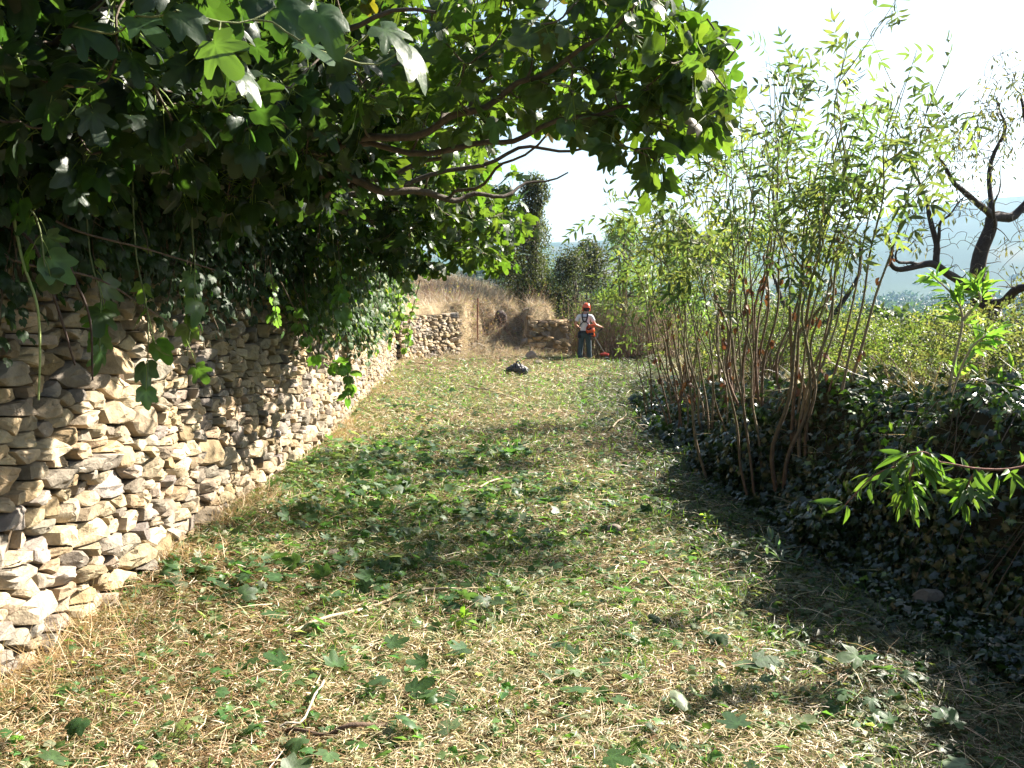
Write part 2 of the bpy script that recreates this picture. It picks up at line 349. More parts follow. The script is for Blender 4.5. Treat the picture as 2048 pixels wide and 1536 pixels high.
W1 = bez([(-2.2, 1.5), (-2.17, 6), (-2.13, 11), (-2.45, 15), (-3.05, 26.8)], 60)[:, :2] if False else np.array([(-2.2, 1.5), (-2.19, 4), (-2.15, 8), (-2.13, 11), (-2.2, 13), (-2.42, 15), (-2.7, 19.5), (-3.05, 26.8)])
fs, L1 = path_surf(W1)
def wall(name, path, H, smin, smax, seed, label, split=None, top_var=.12):
    f, L = path_surf(path); mb = MB()
    cells = rubble(L, H, smin, smax, seed)
    cells = [c_ for c_ in cells if c_[:, 1].mean() < H-.1-top_var*vn(c_[:, 0].mean()*1.3, 0, seed)]
    stone_wall(cells, f, seed, mb, PAL)
    # earth and small fill behind the face
    u = np.linspace(0, L, max(8, int(L*5))); v = np.linspace(0, H-.15, 12); U, V_ = np.meshgrid(u, v); p, al, up, ou = f(U.ravel(), V_.ravel())
    p = p-ou*(.06+.03*vn(U.ravel()*12, V_.ravel()*12, 4))[:, None]; n_ = len(u); a, b = np.meshgrid(np.arange(11), np.arange(n_-1), indexing='ij'); k_ = (a*n_+b).ravel()
    core = MB(); core.add(p, np.stack([k_, k_+1, k_+n_+1, k_+n_], -1), (.12, .09, .06))
    e = empty(name, (float(path[0][0]), float(path[0][1]), 0), label, 'stone wall')
    mb.build('stone_face', M_STONE, e, smooth=True, sharp=24); core.build('earth_fill', M_GROUND, e, smooth=True)
    return e
wall('dry_stone_wall', W1[:6], 2.25, .04, .165, 11, 'long pale dry stone retaining wall under the fig tree at left')
W1b = W1[5:]
wall('dry_stone_wall', W1b, 1.95, .05, .14, 12, 'far end of the pale rubble wall where small leaves hang over it')
W2 = np.array([(-2.9, 26.5), (-2.25, 28.1), (-1.4, 29.2)])
wall('dry_stone_wall', W2, 1.75, .05, .14, 13, 'short sunlit stretch of dry stone wall facing the lane before the eroded bank')

# ------------------------------------------------------------------ rough stones
def boulder(center, size, seed, col, flat=.7, n=3, name='stone', label=None, parent=None, group=None, rot=0., mat=None, amp=.5):
    import bmesh
    bm = bmesh.new(); bmesh.ops.create_icosphere(bm, subdivisions=n, radius=1)
    r_ = np.random.default_rng(seed); pl = nrm(r_.normal(size=(11, 3))); off = r_.uniform(.45, .85, 11)
    v = np.array([x.co[:] for x in bm.verts]); 
    for p, o in zip(pl, off): d = v@p-o; v = v-np.maximum(d, 0)[:, None]*p*.92
    v *= 1+(amp*.2*(fbm(v[:, 0]*2.5+seed, v[:, 1]*2.5+v[:, 2]*2, seed)-.5))[:, None]
    f = np.array([[q.index for q in x.verts] for x in bm.faces]); bm.free()
    ca, sa = math.cos(rot), math.sin(rot); v = v*np.array(size)*.5; v = np.stack([v[:, 0]*ca-v[:, 1]*sa, v[:, 0]*sa+v[:, 1]*ca, v[:, 2]], -1)
    mb = MB(); mb.add(v+np.array(center), f, col); o = mb.build(name, mat or M_STONE, parent, loc=None if parent else center, smooth=True, sharp=22)
    if label: tag(o, label, 'stone', group)
    return o

# ruined mortared wall stub beyond the bank
e = empty('ruined_wall', (.6, 31.3, -.9), 'ruined rough stone wall stub standing just left of the person', 'wall')
def stub(path, H, seed, name):
    f, L = path_surf(path, lean=.03); mb = MB(); cells = rubble(L, H, .06, .26, seed)
    cells = [c_ for c_ in cells if c_[:, 1].mean() < H-.25*vn(c_[:, 0].mean()*2, 0, seed)]
    stone_wall(cells, f, seed, mb, PAL*np.array((.9, .82, .72)), relief=.05, tilt=.25); 
    u = np.linspace(0, L, 12); v = np.linspace(0, H-.2, 6); U, V_ = np.meshgrid(u, v); p, al, up, ou = f(U.ravel(), V_.ravel()); p = p-ou*.09
    k_ = (np.arange(5)[:, None]*12+np.arange(11)[None]).ravel(); mb.add(p, np.stack([k_, k_+1, k_+13, k_+12], -1), (.2, .15, .1))
    return mb.build(name, M_STONE, e, smooth=True, sharp=24)
stub([(.5, 31.1), (1.35, 31.45)], 1.62, 31, 'stone_face'); stub([(1.35, 31.45), (1.75, 31.75), (1.95, 32.6)], 1.6, 32, 'stone_face')

def on(px, py):                              # ground point under a photo pixel
    a = at(px, py, 1.0); s = a-np.array((0, 0, EYE)); lo, hi = 1., 60.
    d = 1.
    while d < 60:
        p = np.array((s[0]*d, d, EYE+s[2]*d))
        if p[2] <= height(p[0], p[1]): break
        d += .05
    return p
B = [((1000, 652), (.5, .4, .5), 41, (.12, .09, .08), 'dark brown boulder at the top of the eroded bank', .55),
     ((1030, 668), (.45, .4, .32), 42, (.3, .25, .2), 'grey angular stone stepping down from the dark boulder', .2),
     ((1049, 684), (.36, .3, .28), 43, (.26, .22, .18), 'rounded grey stone lodged in the crook of the bank', .1),
     ((1032, 702), (.4, .3, .3), 44, (.32, .25, .18), 'stone half buried in the middle of the eroded bank', 0),
     ((1062, 716), (.5, .35, .4), 45, (.36, .3, .24), 'pale stone at the foot of the ruined wall stub', .05),
     ((946, 692), (.28, .25, .18), 46, (.45, .38, .3), 'pale flat stone showing in the dry bank by the stone wall end', .03),
     ((1078, 727), (.3, .3, .24), 47, (.3, .24, .18), 'small brown stone fallen in front of the wall stub', .05),
     ((1006, 722), (.26, .22, .2), 48, (.34, .27, .2), 'small stone fallen low on the bank left of the stub', .05)]
for c_, s_, sd, col, lb, up_ in B: c_ = on(*c_); boulder((c_[0], c_[1], c_[2]+up_*s_[2]), s_, sd, col, label=lb, group='stones on the eroded bank', rot=sd)
for (qx, qy, s_, sd, lb) in [(1225, 1070, (.17, .13, .1), 51, 'small round dark stone lying in the cut grass of mid lane'), (665, 1115, (.16, .12, .09), 52, 'small pinkish stone among leaves near the foot of the wall'),
                             (1850, 1225, (.26, .2, .2), 57, 'broad grey stone in the shade below the ivy bank')]:
    p = on(qx, qy); boulder(tuple(p+np.array((0, 0, s_[2]*.3))), s_, sd, (.24, .2, .16), label=lb, rot=sd, group='loose stones in the lane')

# ------------------------------------------------------------------ litter and grass of the lane
def lane_pts(N, y0=2.6, y1=33., pw=1.0, xl=-.1, xr=.5):
    t = rng.random(int(N*1.15)); y = (y0**-pw+(y1**-pw-y0**-pw)*t)**(-1/pw) if pw else y0+(y1-y0)*t
    L_ = np.interp(y, [0, 11, 15, 26.8, 27.5, 33], [-2.15, -2.1, -2.4, -2.9, -2.4, 1.0])+xl; R_ = edge_r(y)+xr
    half = y*.54; L_ = np.maximum(L_, -half-.3); R_ = np.minimum(R_, half+.4)
    wdt = R_-L_; keep = rng.random(len(y)) < wdt/wdt.max(); y = y[keep]; L_ = L_[keep]; R_ = R_[keep]
    x = L_+(R_-L_)*rng.random(len(y)); return x, y
BL = (np.array([(-.5, 0, 0), (.5, 0, 0), (-.42, .5, .07), (.42, .5, .07), (-.1, 1, 0), (.1, 1, 0)]), np.array([(0, 1, 3), (0, 3, 2), (2, 3, 5), (2, 5, 4)]))
def blades(mb, x, y, ln, wd, zlo, zhi, col, lift=.012):
    N = len(x); d = rdir(N, zlo, zhi); n_ = nrm(rdir(N, .1, 1)+np.array((0, 0, .6))); z = height(x, y)+rng.random(N)*lift
    M = frames(d, n_); mb.inst(BL, np.stack([x, y, z], -1), M, np.stack([wd, ln, ln], -1), col)
def zone(x, y):                              # 0 straw .. 1 green
    g_ = sst(.42, .6, fbm(x*1.1, y*.8, 90))*.55; g_ = g_+.35*np.exp(-((y-9)/3.2)**2)+.22*sst(13, 20, y)
    return np.clip(g_-.5*np.exp(-((x+1.7)/.4)**2)*(y < 6.5), 0, 1)
mb = MB()
x, y = lane_pts(290000, pw=1.1); N = len(x); sc_ = (y/4)**.62; z_ = zone(x, y); br = fbm(x*2.3, y*2.3, 66)
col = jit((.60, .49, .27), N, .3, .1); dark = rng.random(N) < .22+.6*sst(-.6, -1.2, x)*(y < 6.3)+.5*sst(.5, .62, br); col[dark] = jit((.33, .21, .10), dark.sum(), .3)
pale = rng.random(N) < .16; col[pale] = jit((.80, .72, .50), pale.sum(), .12, .05)
edg = sst(-1.25, -.7, x-edge_r(y)+.5*(fbm(x*.9, y*.9, 18)-.5)); col[edg > rng.random(N)] *= np.array((.33, .33, .3)); gr = rng.random(N) < (.10+z_*.6+.5*edg)*(1-.75*sst(-.6, -1.3, x)*(y < 6.3)); col[gr] = jit((.19, .225, .07), gr.sum(), .35, .12); col[gr&(edg > .5)] *= .4  # right-edge straw and clippings darkened to deepen the shade, with more green mixed in
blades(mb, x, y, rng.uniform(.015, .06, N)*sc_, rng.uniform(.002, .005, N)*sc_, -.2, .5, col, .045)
x, y = lane_pts(9000, pw=1.2); N = len(x); sc_ = (y/4)**.4; col = jit((.64, .50, .30), N, .3)
blades(mb, x, y, rng.uniform(.1, .24, N)*sc_, rng.uniform(.002, .004, N)*sc_, -.02, .25, col, .04)
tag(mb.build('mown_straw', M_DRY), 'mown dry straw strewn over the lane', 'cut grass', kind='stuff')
mb = MB(); x, y = lane_pts(30000, pw=.9); N = len(x); k_ = rng.random(N) < (.25+zone(x, y))*(1-.8*sst(-.6, -1.3, x)*(y < 6.3)); x, y = x[k_], y[k_]; N = len(x); sc_ = (y/4)**.6
blades(mb, x, y, rng.uniform(.03, .09, N)*sc_, rng.uniform(.002, .004, N)*sc_, .3, 1, jit((.15, .27, .06), N, .35, .15), .0)
x, y = lane_pts(420, pw=.8); k_ = rng.random(len(x)) < .35+zone(x, y); x, y = x[k_], y[k_]; q = np.repeat(np.arange(len(x)), 26); x, y = x[q]+rng.normal(0, .03, len(q)), y[q]+rng.normal(0, .03, len(q)); N = len(x)
blades(mb, x, y, rng.uniform(.04, .13, N), rng.uniform(.002, .0045, N), .25, 1, jit((.15, .22, .06), N, .35, .12), .0)
tag(mb.build('green_grass', M_LEAF), 'short green grass growing through the clippings', 'grass', kind='stuff')
# chopped leaves
mb = MB(); x, y = lane_pts(46000, pw=.9, xr=.9); N = len(x)
k_ = rng.random(N) < .3+.6*np.exp(-((y-8.5)/3.3)**2)+.35*np.exp(-((x+1.5)/.6)**2)*(y > 6)+.2*(x > 1.2)-.1*(y < 5); x, y = x[k_], y[k_]; N = len(x); z = height(x, y)+rng.uniform(.01, .05, N)
d = rdir(N, -.35, .35); M = frames(d, nrm(rdir(N, .1, 1)+np.array((0, 0, .9)))); col = jit((.10, .20, .06), N, .4, .15)
lt = rng.random(N) < .22; col[lt] = jit((.30, .34, .18), lt.sum(), .25); col[x > edge_r(y)-.9] *= .5; s1 = rng.uniform(.02, .07, N)*(y/5)**.35  # leaves near the right edge darkened to deepen the shade there
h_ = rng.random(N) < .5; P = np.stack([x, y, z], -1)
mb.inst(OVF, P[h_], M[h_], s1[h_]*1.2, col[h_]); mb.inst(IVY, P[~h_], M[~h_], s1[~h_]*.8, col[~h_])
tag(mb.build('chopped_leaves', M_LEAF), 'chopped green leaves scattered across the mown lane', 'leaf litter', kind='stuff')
mb = MB(); x, y = lane_pts(4200, pw=.7, xr=-.6); cx, cy = rng.uniform(-1.9, .2, 46), rng.uniform(5.4, 12, 46); q = np.repeat(np.arange(46), 16); N = len(x); k_ = rng.random(N) < .11+.7*np.exp(-((x+1.3)/.8)**2)*(y > 5.2)*(y < 20); x, y = np.concatenate([x[k_], cx[q]+rng.normal(0, .13, len(q))]), np.concatenate([y[k_], cy[q]+rng.normal(0, .16, len(q))]); N = len(x)
P = np.stack([x, y, height(x, y)+rng.uniform(.02, .09, N)], -1); M = frames(rdir(N, -.3, .3), nrm(rdir(N, .0, 1)+np.array((0, 0, .8)))); s1 = rng.uniform(.04, .10, N); col = jit((.075, .145, .055), N, .35)
pl = rng.random(N) < .16; col[pl] = jit((.24, .30, .18), pl.sum(), .2)
for q in range(3): k_ = np.arange(N) % 3 == q; mb.inst(FIG[q], P[k_], M[k_], np.stack([s1, s1, s1*rng.uniform(-1.5, 2.2, N)], -1)[k_], col[k_])
tag(mb.build('fallen_fig_leaves', M_LEAF), 'larger lobed leaves lying on the lane near the wall', 'leaf litter', kind='stuff')
# dry tufts at the wall foot
mb = MB(); y = rng.uniform(3.2, 26, 5000); y = 3.2+(y-3.2)*rng.random(5000)**.5; x = np.interp(y, W1[:, 1], W1[:, 0])+rng.exponential(.14, 5000)+.02; k_ = fbm(x*0, y*.9, 14) > .52; x, y = x[k_], y[k_]; N = len(x)
blades(mb, x, y, rng.uniform(.08, .28, N), rng.uniform(.002, .004, N), .1, 1, jit((.56, .40, .20), N, .3), .05)
tag(mb.build('dry_grass', M_DRY), 'dry grass tufts along the foot of the stone wall', 'grass', kind='stuff')
# dry grass on the terrace and bank
mb = MB(); N = 42000; x = rng.uniform(-7, 3, N); y = rng.uniform(26.6, 44, N); d_ = edge_d(x, y); k_ = (d_ > -.4)&(rng.random(N) < np.where(d_ < 1.6, .75, .9)); x, y, d_ = x[k_], y[k_], d_[k_]; N = len(x)
ln = np.where(d_ > .2, rng.uniform(.2, .65, N), rng.uniform(.1, .4, N))*(.6+.8*fbm(x*1.2, y*1.2, 2)); col = jit((.52, .45, .34), N, .35); rd = rng.random(N) < .25; col[rd] = jit((.30, .21, .15), rd.sum(), .3)
blades(mb, x, y, ln, rng.uniform(.004, .01, N), .35, 1, col, .0)
N = 16000; x = rng.uniform(-2.0, 1.6, N); y = rng.uniform(28.2, 33, N); d_ = edge_d(x, y); k_ = (d_ > -.6)&(d_ < 2.6)&(vn(x*3, y*3, 5) > .25); x, y = x[k_], y[k_]; N = len(x)
dd = nrm(np.stack([rng.normal(.4, .4, N), rng.normal(-.6, .3, N), rng.normal(-.1, .45, N)], -1)); M = frames(dd, nrm(rdir(N, .1, 1))); ln = rng.uniform(.1, .4, N); mb.inst(BL, np.stack([x, y, height(x, y)+.03], -1), M, np.stack([rng.uniform(.006, .014, N), ln, ln], -1), jit((.50, .43, .33), N, .4))
tag(mb.build('dry_grass', M_DRY), 'tall bleached grass covering the terrace and eroded bank', 'grass', kind='stuff')
# rough grass right field
mb = MB(); N = 60000; y = 6+34*rng.random(N)**1.2; x = edge_r(y)+1+rng.random(N)*(y*.55+1); N = len(x); col = jit((.27, .27, .12), N, .4, .15); rd = rng.random(N) < .35; col[rd] = jit((.45, .36, .2), rd.sum(), .3)
blades(mb, x, y, rng.uniform(.15, .45, N), rng.uniform(.004, .008, N)*(y/10)**.5, .4, 1, col, .0)
tag(mb.build('field_grass', M_DRY), 'rough mixed grass in the field beyond the ivy bank', 'grass', kind='stuff')

# ------------------------------------------------------------------ sticks lying in the lane
def stick(pix, r0, r1, col, label, group='cut sticks in the lane', lift=.05, fork=None, name='stick'):
    p = np.array([on(a, b)+np.array((0, 0, lift)) for a, b in pix]); q = bez(p, 10); q[:, 2] += .012*np.sin(np.arange(10)*1.3)
    mb = MB(); mb.tubes(q[None], np.linspace(r0, r1, 10)[None], 7, col)
    if fork:
        for fk in fork: f = np.array([on(a, b)+np.array((0, 0, lift)) for a, b in fk]); f[0] = q[np.argmin(np.linalg.norm(q-f[0], axis=1))]; mb.tubes(bez(f, 6)[None], np.linspace(r1*1.2, r1*.6, 6)[None], 6, col)
    q0 = q[0]; return tag(mb.build(name, M_BARK, smooth=True, loc=tuple(q0)), label, 'stick', group)
stick([(590, 1283), (700, 1240), (850, 1200), (962, 1190)], .010, .006, (.55, .45, .3), 'long pale cane lying across the lane left of centre')
stick([(1318, 1160), (1335, 1185), (1385, 1210), (1425, 1238), (1400, 1260), (1360, 1272)], .009, .005, (.38, .27, .17), 'bent brown twig curling in the straw right of centre')
stick([(560, 1488), (640, 1492), (700, 1482), (787, 1468)], .007, .011, (.14, .09, .06), 'dark brown stick at the bottom edge of the lane')
stick([(560, 1490), (600, 1478), (630, 1430), (648, 1390)], .004, .006, (.5, .43, .33), 'pale grey stalk crossing the bottom of the lane', lift=.07)
stick([(960, 985), (1010, 965), (1060, 958), (1110, 950)], .008, .005, (.45, .36, .26), 'thin stick in the shaded middle of the lane')
stick([(1225, 868), (1243, 850), (1262, 852), (1290, 872)], .012, .006, (.4, .3, .2), 'broken forked branch at the shady edge by the canes', fork=[[(1243, 850), (1252, 842), (1250, 835)]], lift=.09)
stick([(930, 775), (960, 782), (1010, 795)], .012, .012, (.2, .14, .09), 'dark twig lying in the sunlit far lane')
stick([(1255, 905), (1330, 915), (1420, 925)], .009, .006, (.2, .12, .08), 'brown stick lying in shade under the canes')
stick([(1590, 1062), (1640, 1035), (1690, 1010)], .012, .008, (.25, .14, .08), 'reddish cut stem leaning at the foot of the ivy bank', lift=.08)
p = on(1235, 838); mb = MB(); mb.tubes(np.array([[p, p+np.array((.0, .0, .09)), p+np.array((.0, 0, .17))]]), np.array([[.01, .01, .009]]), 8, (.75, .75, .72)); tag(mb.build('peg', M_BARK, loc=tuple(p)), 'thin white peg standing at the shaded edge of the far lane', 'peg')

# ------------------------------------------------------------------ trees: limbs, twigs grown towards leaf clusters, leaves
def grow(limbs, pts, mbw, col, r_tip=.004, n=7, sag=.06, mx=2.2, kt=5):
    """limbs: list of (pts (n,3), radii). Twig from nearest skeleton point to each cluster point; returns twig end directions"""
    SK = np.concatenate([l[0] for l in limbs]); SR = np.concatenate([np.linspace(l[1], l[2], len(l[0])) for l in limbs])
    root = limbs[0][0][0]; order = np.argsort(np.linalg.norm(pts-SK[np.argmin(np.linalg.norm(SK[None]-pts[:, None], axis=2), axis=1)], axis=1))
    sk = list(SK); sr = list(SR); P = []; Rd = []; dirs = np.zeros_like(pts); A = np.array(sk); AR = np.array(sr); cap = len(A)
    buf = np.empty((cap+len(pts)*3, 3)); bufr = np.empty(len(buf)); buf[:cap] = A; bufr[:cap] = AR; m = cap
    for q in order:
        p = pts[q]; dd = np.linalg.norm(buf[:m]-p, axis=1)+.25*np.maximum(0, np.linalg.norm(buf[:m]-root, axis=1)-np.linalg.norm(p-root)); i_ = int(np.argmin(dd))
        a = buf[i_]; t = np.linspace(0, 1, n)[:, None]; L = np.linalg.norm(p-a); off = rdir(1)[0]*L*.12
        c_ = a+(p-a)*t+off*np.sin(math.pi*t)+np.array((0, 0, -sag*L))*np.sin(math.pi*t)+.02*L*np.sin(t*9+q)*rdir(1)[0]
        r0 = min(bufr[i_]*.65, r_tip+L*.012+.001); P.append(c_); Rd.append(np.linspace(max(r0, r_tip), r_tip, n)); dirs[q] = c_[-1]-c_[-3]
        for e_ in (2, 4, 6): buf[m] = c_[min(e_, n-1)]; bufr[m] = Rd[-1][min(e_, n-1)]; m += 1
    if P: mbw.tubes(np.array(P), np.array(Rd), kt, col)
    return nrm(dirs)
def limb(p, r0, r1, n=28, wob=.02, thin=1.):
    r0, r1 = r0*thin, r1*thin
    q = bez(p, n); s_ = np.arange(n)[:, None]; q = q+wob*np.stack([np.sin(s_[:, 0]*.9+q[0, 0]*5), np.cos(s_[:, 0]*.7+q[0, 1]*3), np.sin(s_[:, 0]*1.1+1)], -1); q[0] = p[0]; return (q, r0, r1)
def ell(N, c_, r_, hollow=.0):
    d = rdir(N); return np.array(c_)+d*(hollow+(1-hollow)*rng.random((N, 1))**(1/3))*np.array(r_)
def put_leaves(mb, T, ctr, dirs, per, size, col, spread=.14, up=.5, droop=.35, hue=.12, petiole=None, light=None, lcol=None, out=None, ovar=.5):
    N = len(ctr)*per; c_ = np.repeat(ctr, per, 0); d0 = np.repeat(dirs, per, 0)
    d = nrm(d0*ovar+rdir(N)*.9+np.array((0, 0, -droop))); pos = c_+d0*rng.uniform(-spread, .02, (N, 1))+nrm(d)*spread*rng.uniform(.2, 1, (N, 1))
    n_ = nrm(rdir(N)*.8+np.array((0, 0, up))+(np.array(out) if out is not None else 0)); M = frames(d+np.array((0, 0, -.12)), n_); cc = jit(col, N, .3, hue)
    if light is not None: k_ = rng.random(N) < light; cc[k_] = jit(lcol, k_.sum(), .2, .08)
    s_ = rng.uniform(size[0], size[1], N); Ts = T if isinstance(T, list) else [T]; w_ = rng.integers(0, len(Ts), N)
    for q, t in enumerate(Ts): k_ = w_ == q; mb.inst(t, pos[k_], M[k_], s_[k_], cc[k_])
    if petiole is not None:
        st = c_+d0*rng.uniform(-spread, 0, (N, 1)); md = (st+pos)/2; petiole.tubes(np.stack([st, md+np.array((0, 0, .01)), pos], 1), np.full((N, 3), .0022), 3, (.30, .38, .12))

# --- the fig
a_ = at
fb = np.array((-3.0, 6.5, 2.0))
FL = lambda p, a, b, n=28, w=.02: limb(p, a, b, n, w, .6)
fig_l = [FL([fb, a_(340, 310, 6.2), a_(560, 332, 6), a_(740, 372, 6), a_(900, 395, 6.2), a_(1010, 385, 6.4), a_(1130, 345, 6.6)], .075, .008, 40),
  FL([a_(340, 310, 6.2), a_(500, 350, 6.8), a_(660, 395, 7.5), a_(880, 350, 7.6), a_(1050, 300, 7.5), a_(1180, 300, 7.2), a_(1235, 298, 7)], .05, .007, 36),
  FL([a_(560, 332, 6), a_(700, 290, 5.6), a_(880, 250, 5.2), a_(1000, 190, 5), a_(1130, 120, 4.8), a_(1250, 40, 4.6), a_(1300, -60, 4.5)], .042, .008, 34),
  FL([a_(640, 400, 6.6), a_(760, 300, 6.4), a_(900, 200, 6.2), a_(1040, 110, 6.1), a_(1200, 10, 6), a_(1250, -80, 6)], .036, .008, 30),
  FL([a_(700, 372, 6), a_(840, 330, 6.3), a_(960, 270, 6.2), a_(1080, 200, 6.1), a_(1160, 120, 6)], .03, .006, 26),
  FL([fb, a_(250, 250, 5.5), a_(420, 120, 4.8), a_(650, 60, 4.2), a_(860, 20, 3.9)], .06, .01, 26),
  FL([fb, a_(60, 250, 5), a_(120, 80, 4), a_(300, -60, 3.4)], .05, .01, 22),
  FL([a_(700, 290, 5.6), a_(900, 300, 5.4), a_(1050, 270, 5.2), a_(1180, 225, 5), a_(1300, 215, 4.9), a_(1400, 150, 4.8), a_(1480, 90, 4.8)], .03, .006, 30),
  FL([a_(500, 350, 6.8), a_(660, 420, 8), a_(800, 440, 9), a_(920, 430, 9.6), a_(1000, 470, 10), a_(1015, 540, 10)], .04, .006, 30),
  FL([a_(880, 250, 5.2), a_(960, 180, 5.6), a_(1060, 60, 6), a_(1150, -80, 6.3)], .022, .007, 20),
  FL([a_(900, 395, 6.2), a_(1000, 340, 6), a_(1120, 240, 5.7), a_(1200, 130, 5.5)], .018, .005, 20),
  FL([fb, (-2.9, 6.8, 3.6), (-2.2, 6.5, 4.6), (-1.2, 6.2, 5.2)], .07, .012, 24),
  FL([fb, (-3.2, 9, 3.1), (-2.6, 12, 3.3), (-1.8, 14, 3.2)], .06, .01, 26),
  FL([fb, (-4.2, 5.5, 3.2), (-4.6, 3.5, 3.8)], .06, .01, 20),
  limb([(-3.4, 6.5, 1.2), (-3.2, 6.5, 1.6), fb], .13, .08, 8, 0)]
fig_l = [fig_l[-1]]+fig_l[:-1]
C = np.concatenate([ell(170, (-1.45, 6.4, 2.45), (.8, 1.6, .4)), ell(1500, (-2.6, 7.0, 3.2), (2.1, 4.0, 1.5), .2), ell(620, (-2.0, 4.1, 2.75), (1.5, 1.6, .8), .2), ell(260, (-4.6, 7, 3.2), (1.8, 4.5, 1.9), .2),
  ell(330, (-.9, 5.7, 2.9), (1.2, 1.4, .62)), ell(130, (.35, 5.2, 2.72), (.75, 1.0, .42)), ell(60, (.75, 5.0, 3.0), (.5, .8, .5)), ell(34, (.72, 4.9, 2.38), (.36, .5, .28)),
  ell(380, (-1.5, 9.5, 2.55), (1.5, 2.6, .75), .2), ell(190, (-.6, 9.6, 2.15), (.75, 1.6, .65))])
pj = C-np.array((0, 0, EYE))
def project(P):
    P = np.asarray(P)-np.array((0, 0, EYE)); f_ = P[:, 1]*math.cos(PITCH)-P[:, 2]*math.sin(PITCH); u_ = P[:, 1]*math.sin(PITCH)+P[:, 2]*math.cos(PITCH)
    return 1024+F*P[:, 0]/np.maximum(f_, .05), 768-F*u_/np.maximum(f_, .05), f_
# the underside of the crown hangs at wall-top height; nothing reaches down to the lane
under = np.interp(C[:, 1], [2, 4, 6, 8, 10, 14], [2.0, 1.84, 1.86, 1.85, 1.62, 1.9])+.1*np.clip(C[:, 0]+1, 0, 2)
under += .22*sst(-1.7, -.9, C[:, 0])*(C[:, 1] < 7)*(C[:, 0] < .3)
C = C[(C[:, 2] > under)&((C[:, 0] < -1.3)|(C[:, 1] > 7.6)|(rng.random(len(C)) < .6))&(C[:, 1] > 2.3)&(np.linalg.norm(C-np.array((0, 0, 1.6)), axis=1) > 2.5)]
e = empty('fig_tree', tuple(fb-np.array((0, 0, .2))), 'large fig tree with big lobed leaves leaning out over the stone wall', 'tree')
mbw = MB()
for q, r0, r1 in fig_l: mbw.tubes(q[None], np.linspace(r0, r1, len(q))[None], 9, (.115, .09, .072))
DR = grow(fig_l, C, mbw, (.17, .13, .10), .0045, 7)
mbl = MB(); mbp = MB()
tipm = (C[:, 0] > -.75)|(C[:, 1] > 9.5)  # tip leaves coloured lighter for glow, inner leaves darker for crown shade
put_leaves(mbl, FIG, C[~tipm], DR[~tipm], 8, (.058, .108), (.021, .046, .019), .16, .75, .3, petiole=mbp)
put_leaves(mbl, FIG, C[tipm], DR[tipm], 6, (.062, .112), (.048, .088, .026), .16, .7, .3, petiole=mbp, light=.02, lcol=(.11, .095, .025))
# sprigs hanging before the wall
sp = [((-1.92, 4.6, 1.75), (-1.87, 4.55, 1.3)), ((-1.82, 4.9, 1.75), (-1.75, 4.8, 1.12)), ((-1.7, 5.4, 1.9), (-1.72, 5.3, 1.2)), ((-1.5, 8.5, 1.9), (-1.45, 8.4, 1.35)), ((-1.9, 3.9, 2.0), (-1.8, 3.9, 1.65))]
for a, b in sp:
    q = bez([np.array(a)+(0, 0, .5), a, (np.array(a)+b)/2+(.03, 0, 0), b], 12); mbw.tubes(q[None], np.linspace(.005, .003, 12)[None], 5, (.22, .26, .12))
    put_leaves(mbl, FIG, q[6:], np.tile((0, 0, -1.), (6, 1)), 1, (.08, .12), (.05, .11, .035), .1, .5, .7, petiole=mbp)
# a few big leaves close to the lens on the nearest shoots
near = np.array([a_(430, 90, 3.0), a_(480, 150, 3.1), a_(610, 90, 3.0), a_(640, 30, 2.9), a_(770, 60, 3.0), a_(820, 110, 3.2), a_(280, 40, 3.1), a_(560, 20, 3.2), a_(160, 60, 3.2), a_(360, 30, 3)])
d1 = nrm(np.tile((.75, -.1, -.65), (10, 1))+rdir(10)*.25); M = frames(d1, nrm(np.tile((-.35, -.45, .8), (10, 1))+rdir(10)*.3))
for q in range(4): k_ = np.arange(10) % 4 == q; mbl.inst(FIG[q], near[k_], M[k_], rng.uniform(.10, .135, k_.sum()), jit((.045, .09, .035), k_.sum(), .2))
DN = grow(fig_l, near-d1*.02, mbw, (.25, .28, .12), .003, 7)
mbw.build('trunk', M_BARK, e, smooth=True); mbl.build('crown', M_FIG, e, smooth=True); mbp.build('petioles', M_LEAF, e)

# --- green shoot without leaves and bare vines hanging over the wall (left)
def vine(name, paths, label, leafT=None, leaves=0, size=(.03, .05), col=(.12, .09, .06), lcol=(.08, .16, .05), r=.006, loc=None):
    e = empty(name, tuple(paths[0][0]), label, 'vine', 'bare and leafy vines hanging over the wall'); mb = MB(); ml = MB()
    for p in paths:
        q = bez(p, 22); mb.tubes(q[None], np.linspace(r, r*.55, 22)[None], 6, col)
        if leaves: put_leaves(ml, leafT, q[4:], nrm(np.gradient(q, axis=0))[4:], leaves, size, lcol, .08, .4, .4, petiole=None)
    mb.build('stem', M_BARK, e, smooth=True)
    if leaves: ml.build('leaves', M_LEAF, e)
    return e
vine('vine', [[a_(20, 400, 3.95), a_(45, 520, 3.9), a_(74, 610, 3.85), a_(80, 700, 3.85), a_(77, 800, 3.85)]], 'single pale green leafless shoot dangling at the far left of the wall', col=(.42, .50, .18), r=.0065)
vine('vine', [[a_(-20, 440, 4.05), a_(60, 480, 4.05), a_(110, 600, 4.15), a_(150, 730, 4.3)], [a_(60, 470, 4.1), a_(120, 490, 4.2), a_(150, 560, 4.3), a_(180, 640, 4.4), a_(185, 760, 4.5)]], 'two dark brown curved vine stems against the upper left stones', col=(.10, .07, .06), r=.008)
vine('vine', [[a_(50, 400, 4.2), a_(150, 460, 4.5), a_(300, 500, 5), a_(430, 540, 5.6)], [a_(-30, 500, 4), a_(60, 530, 4.2), a_(200, 560, 4.6), a_(330, 640, 5.2)]], 'thin dark woody stems slanting along the shaded top of the wall', col=(.13, .09, .07), r=.007)
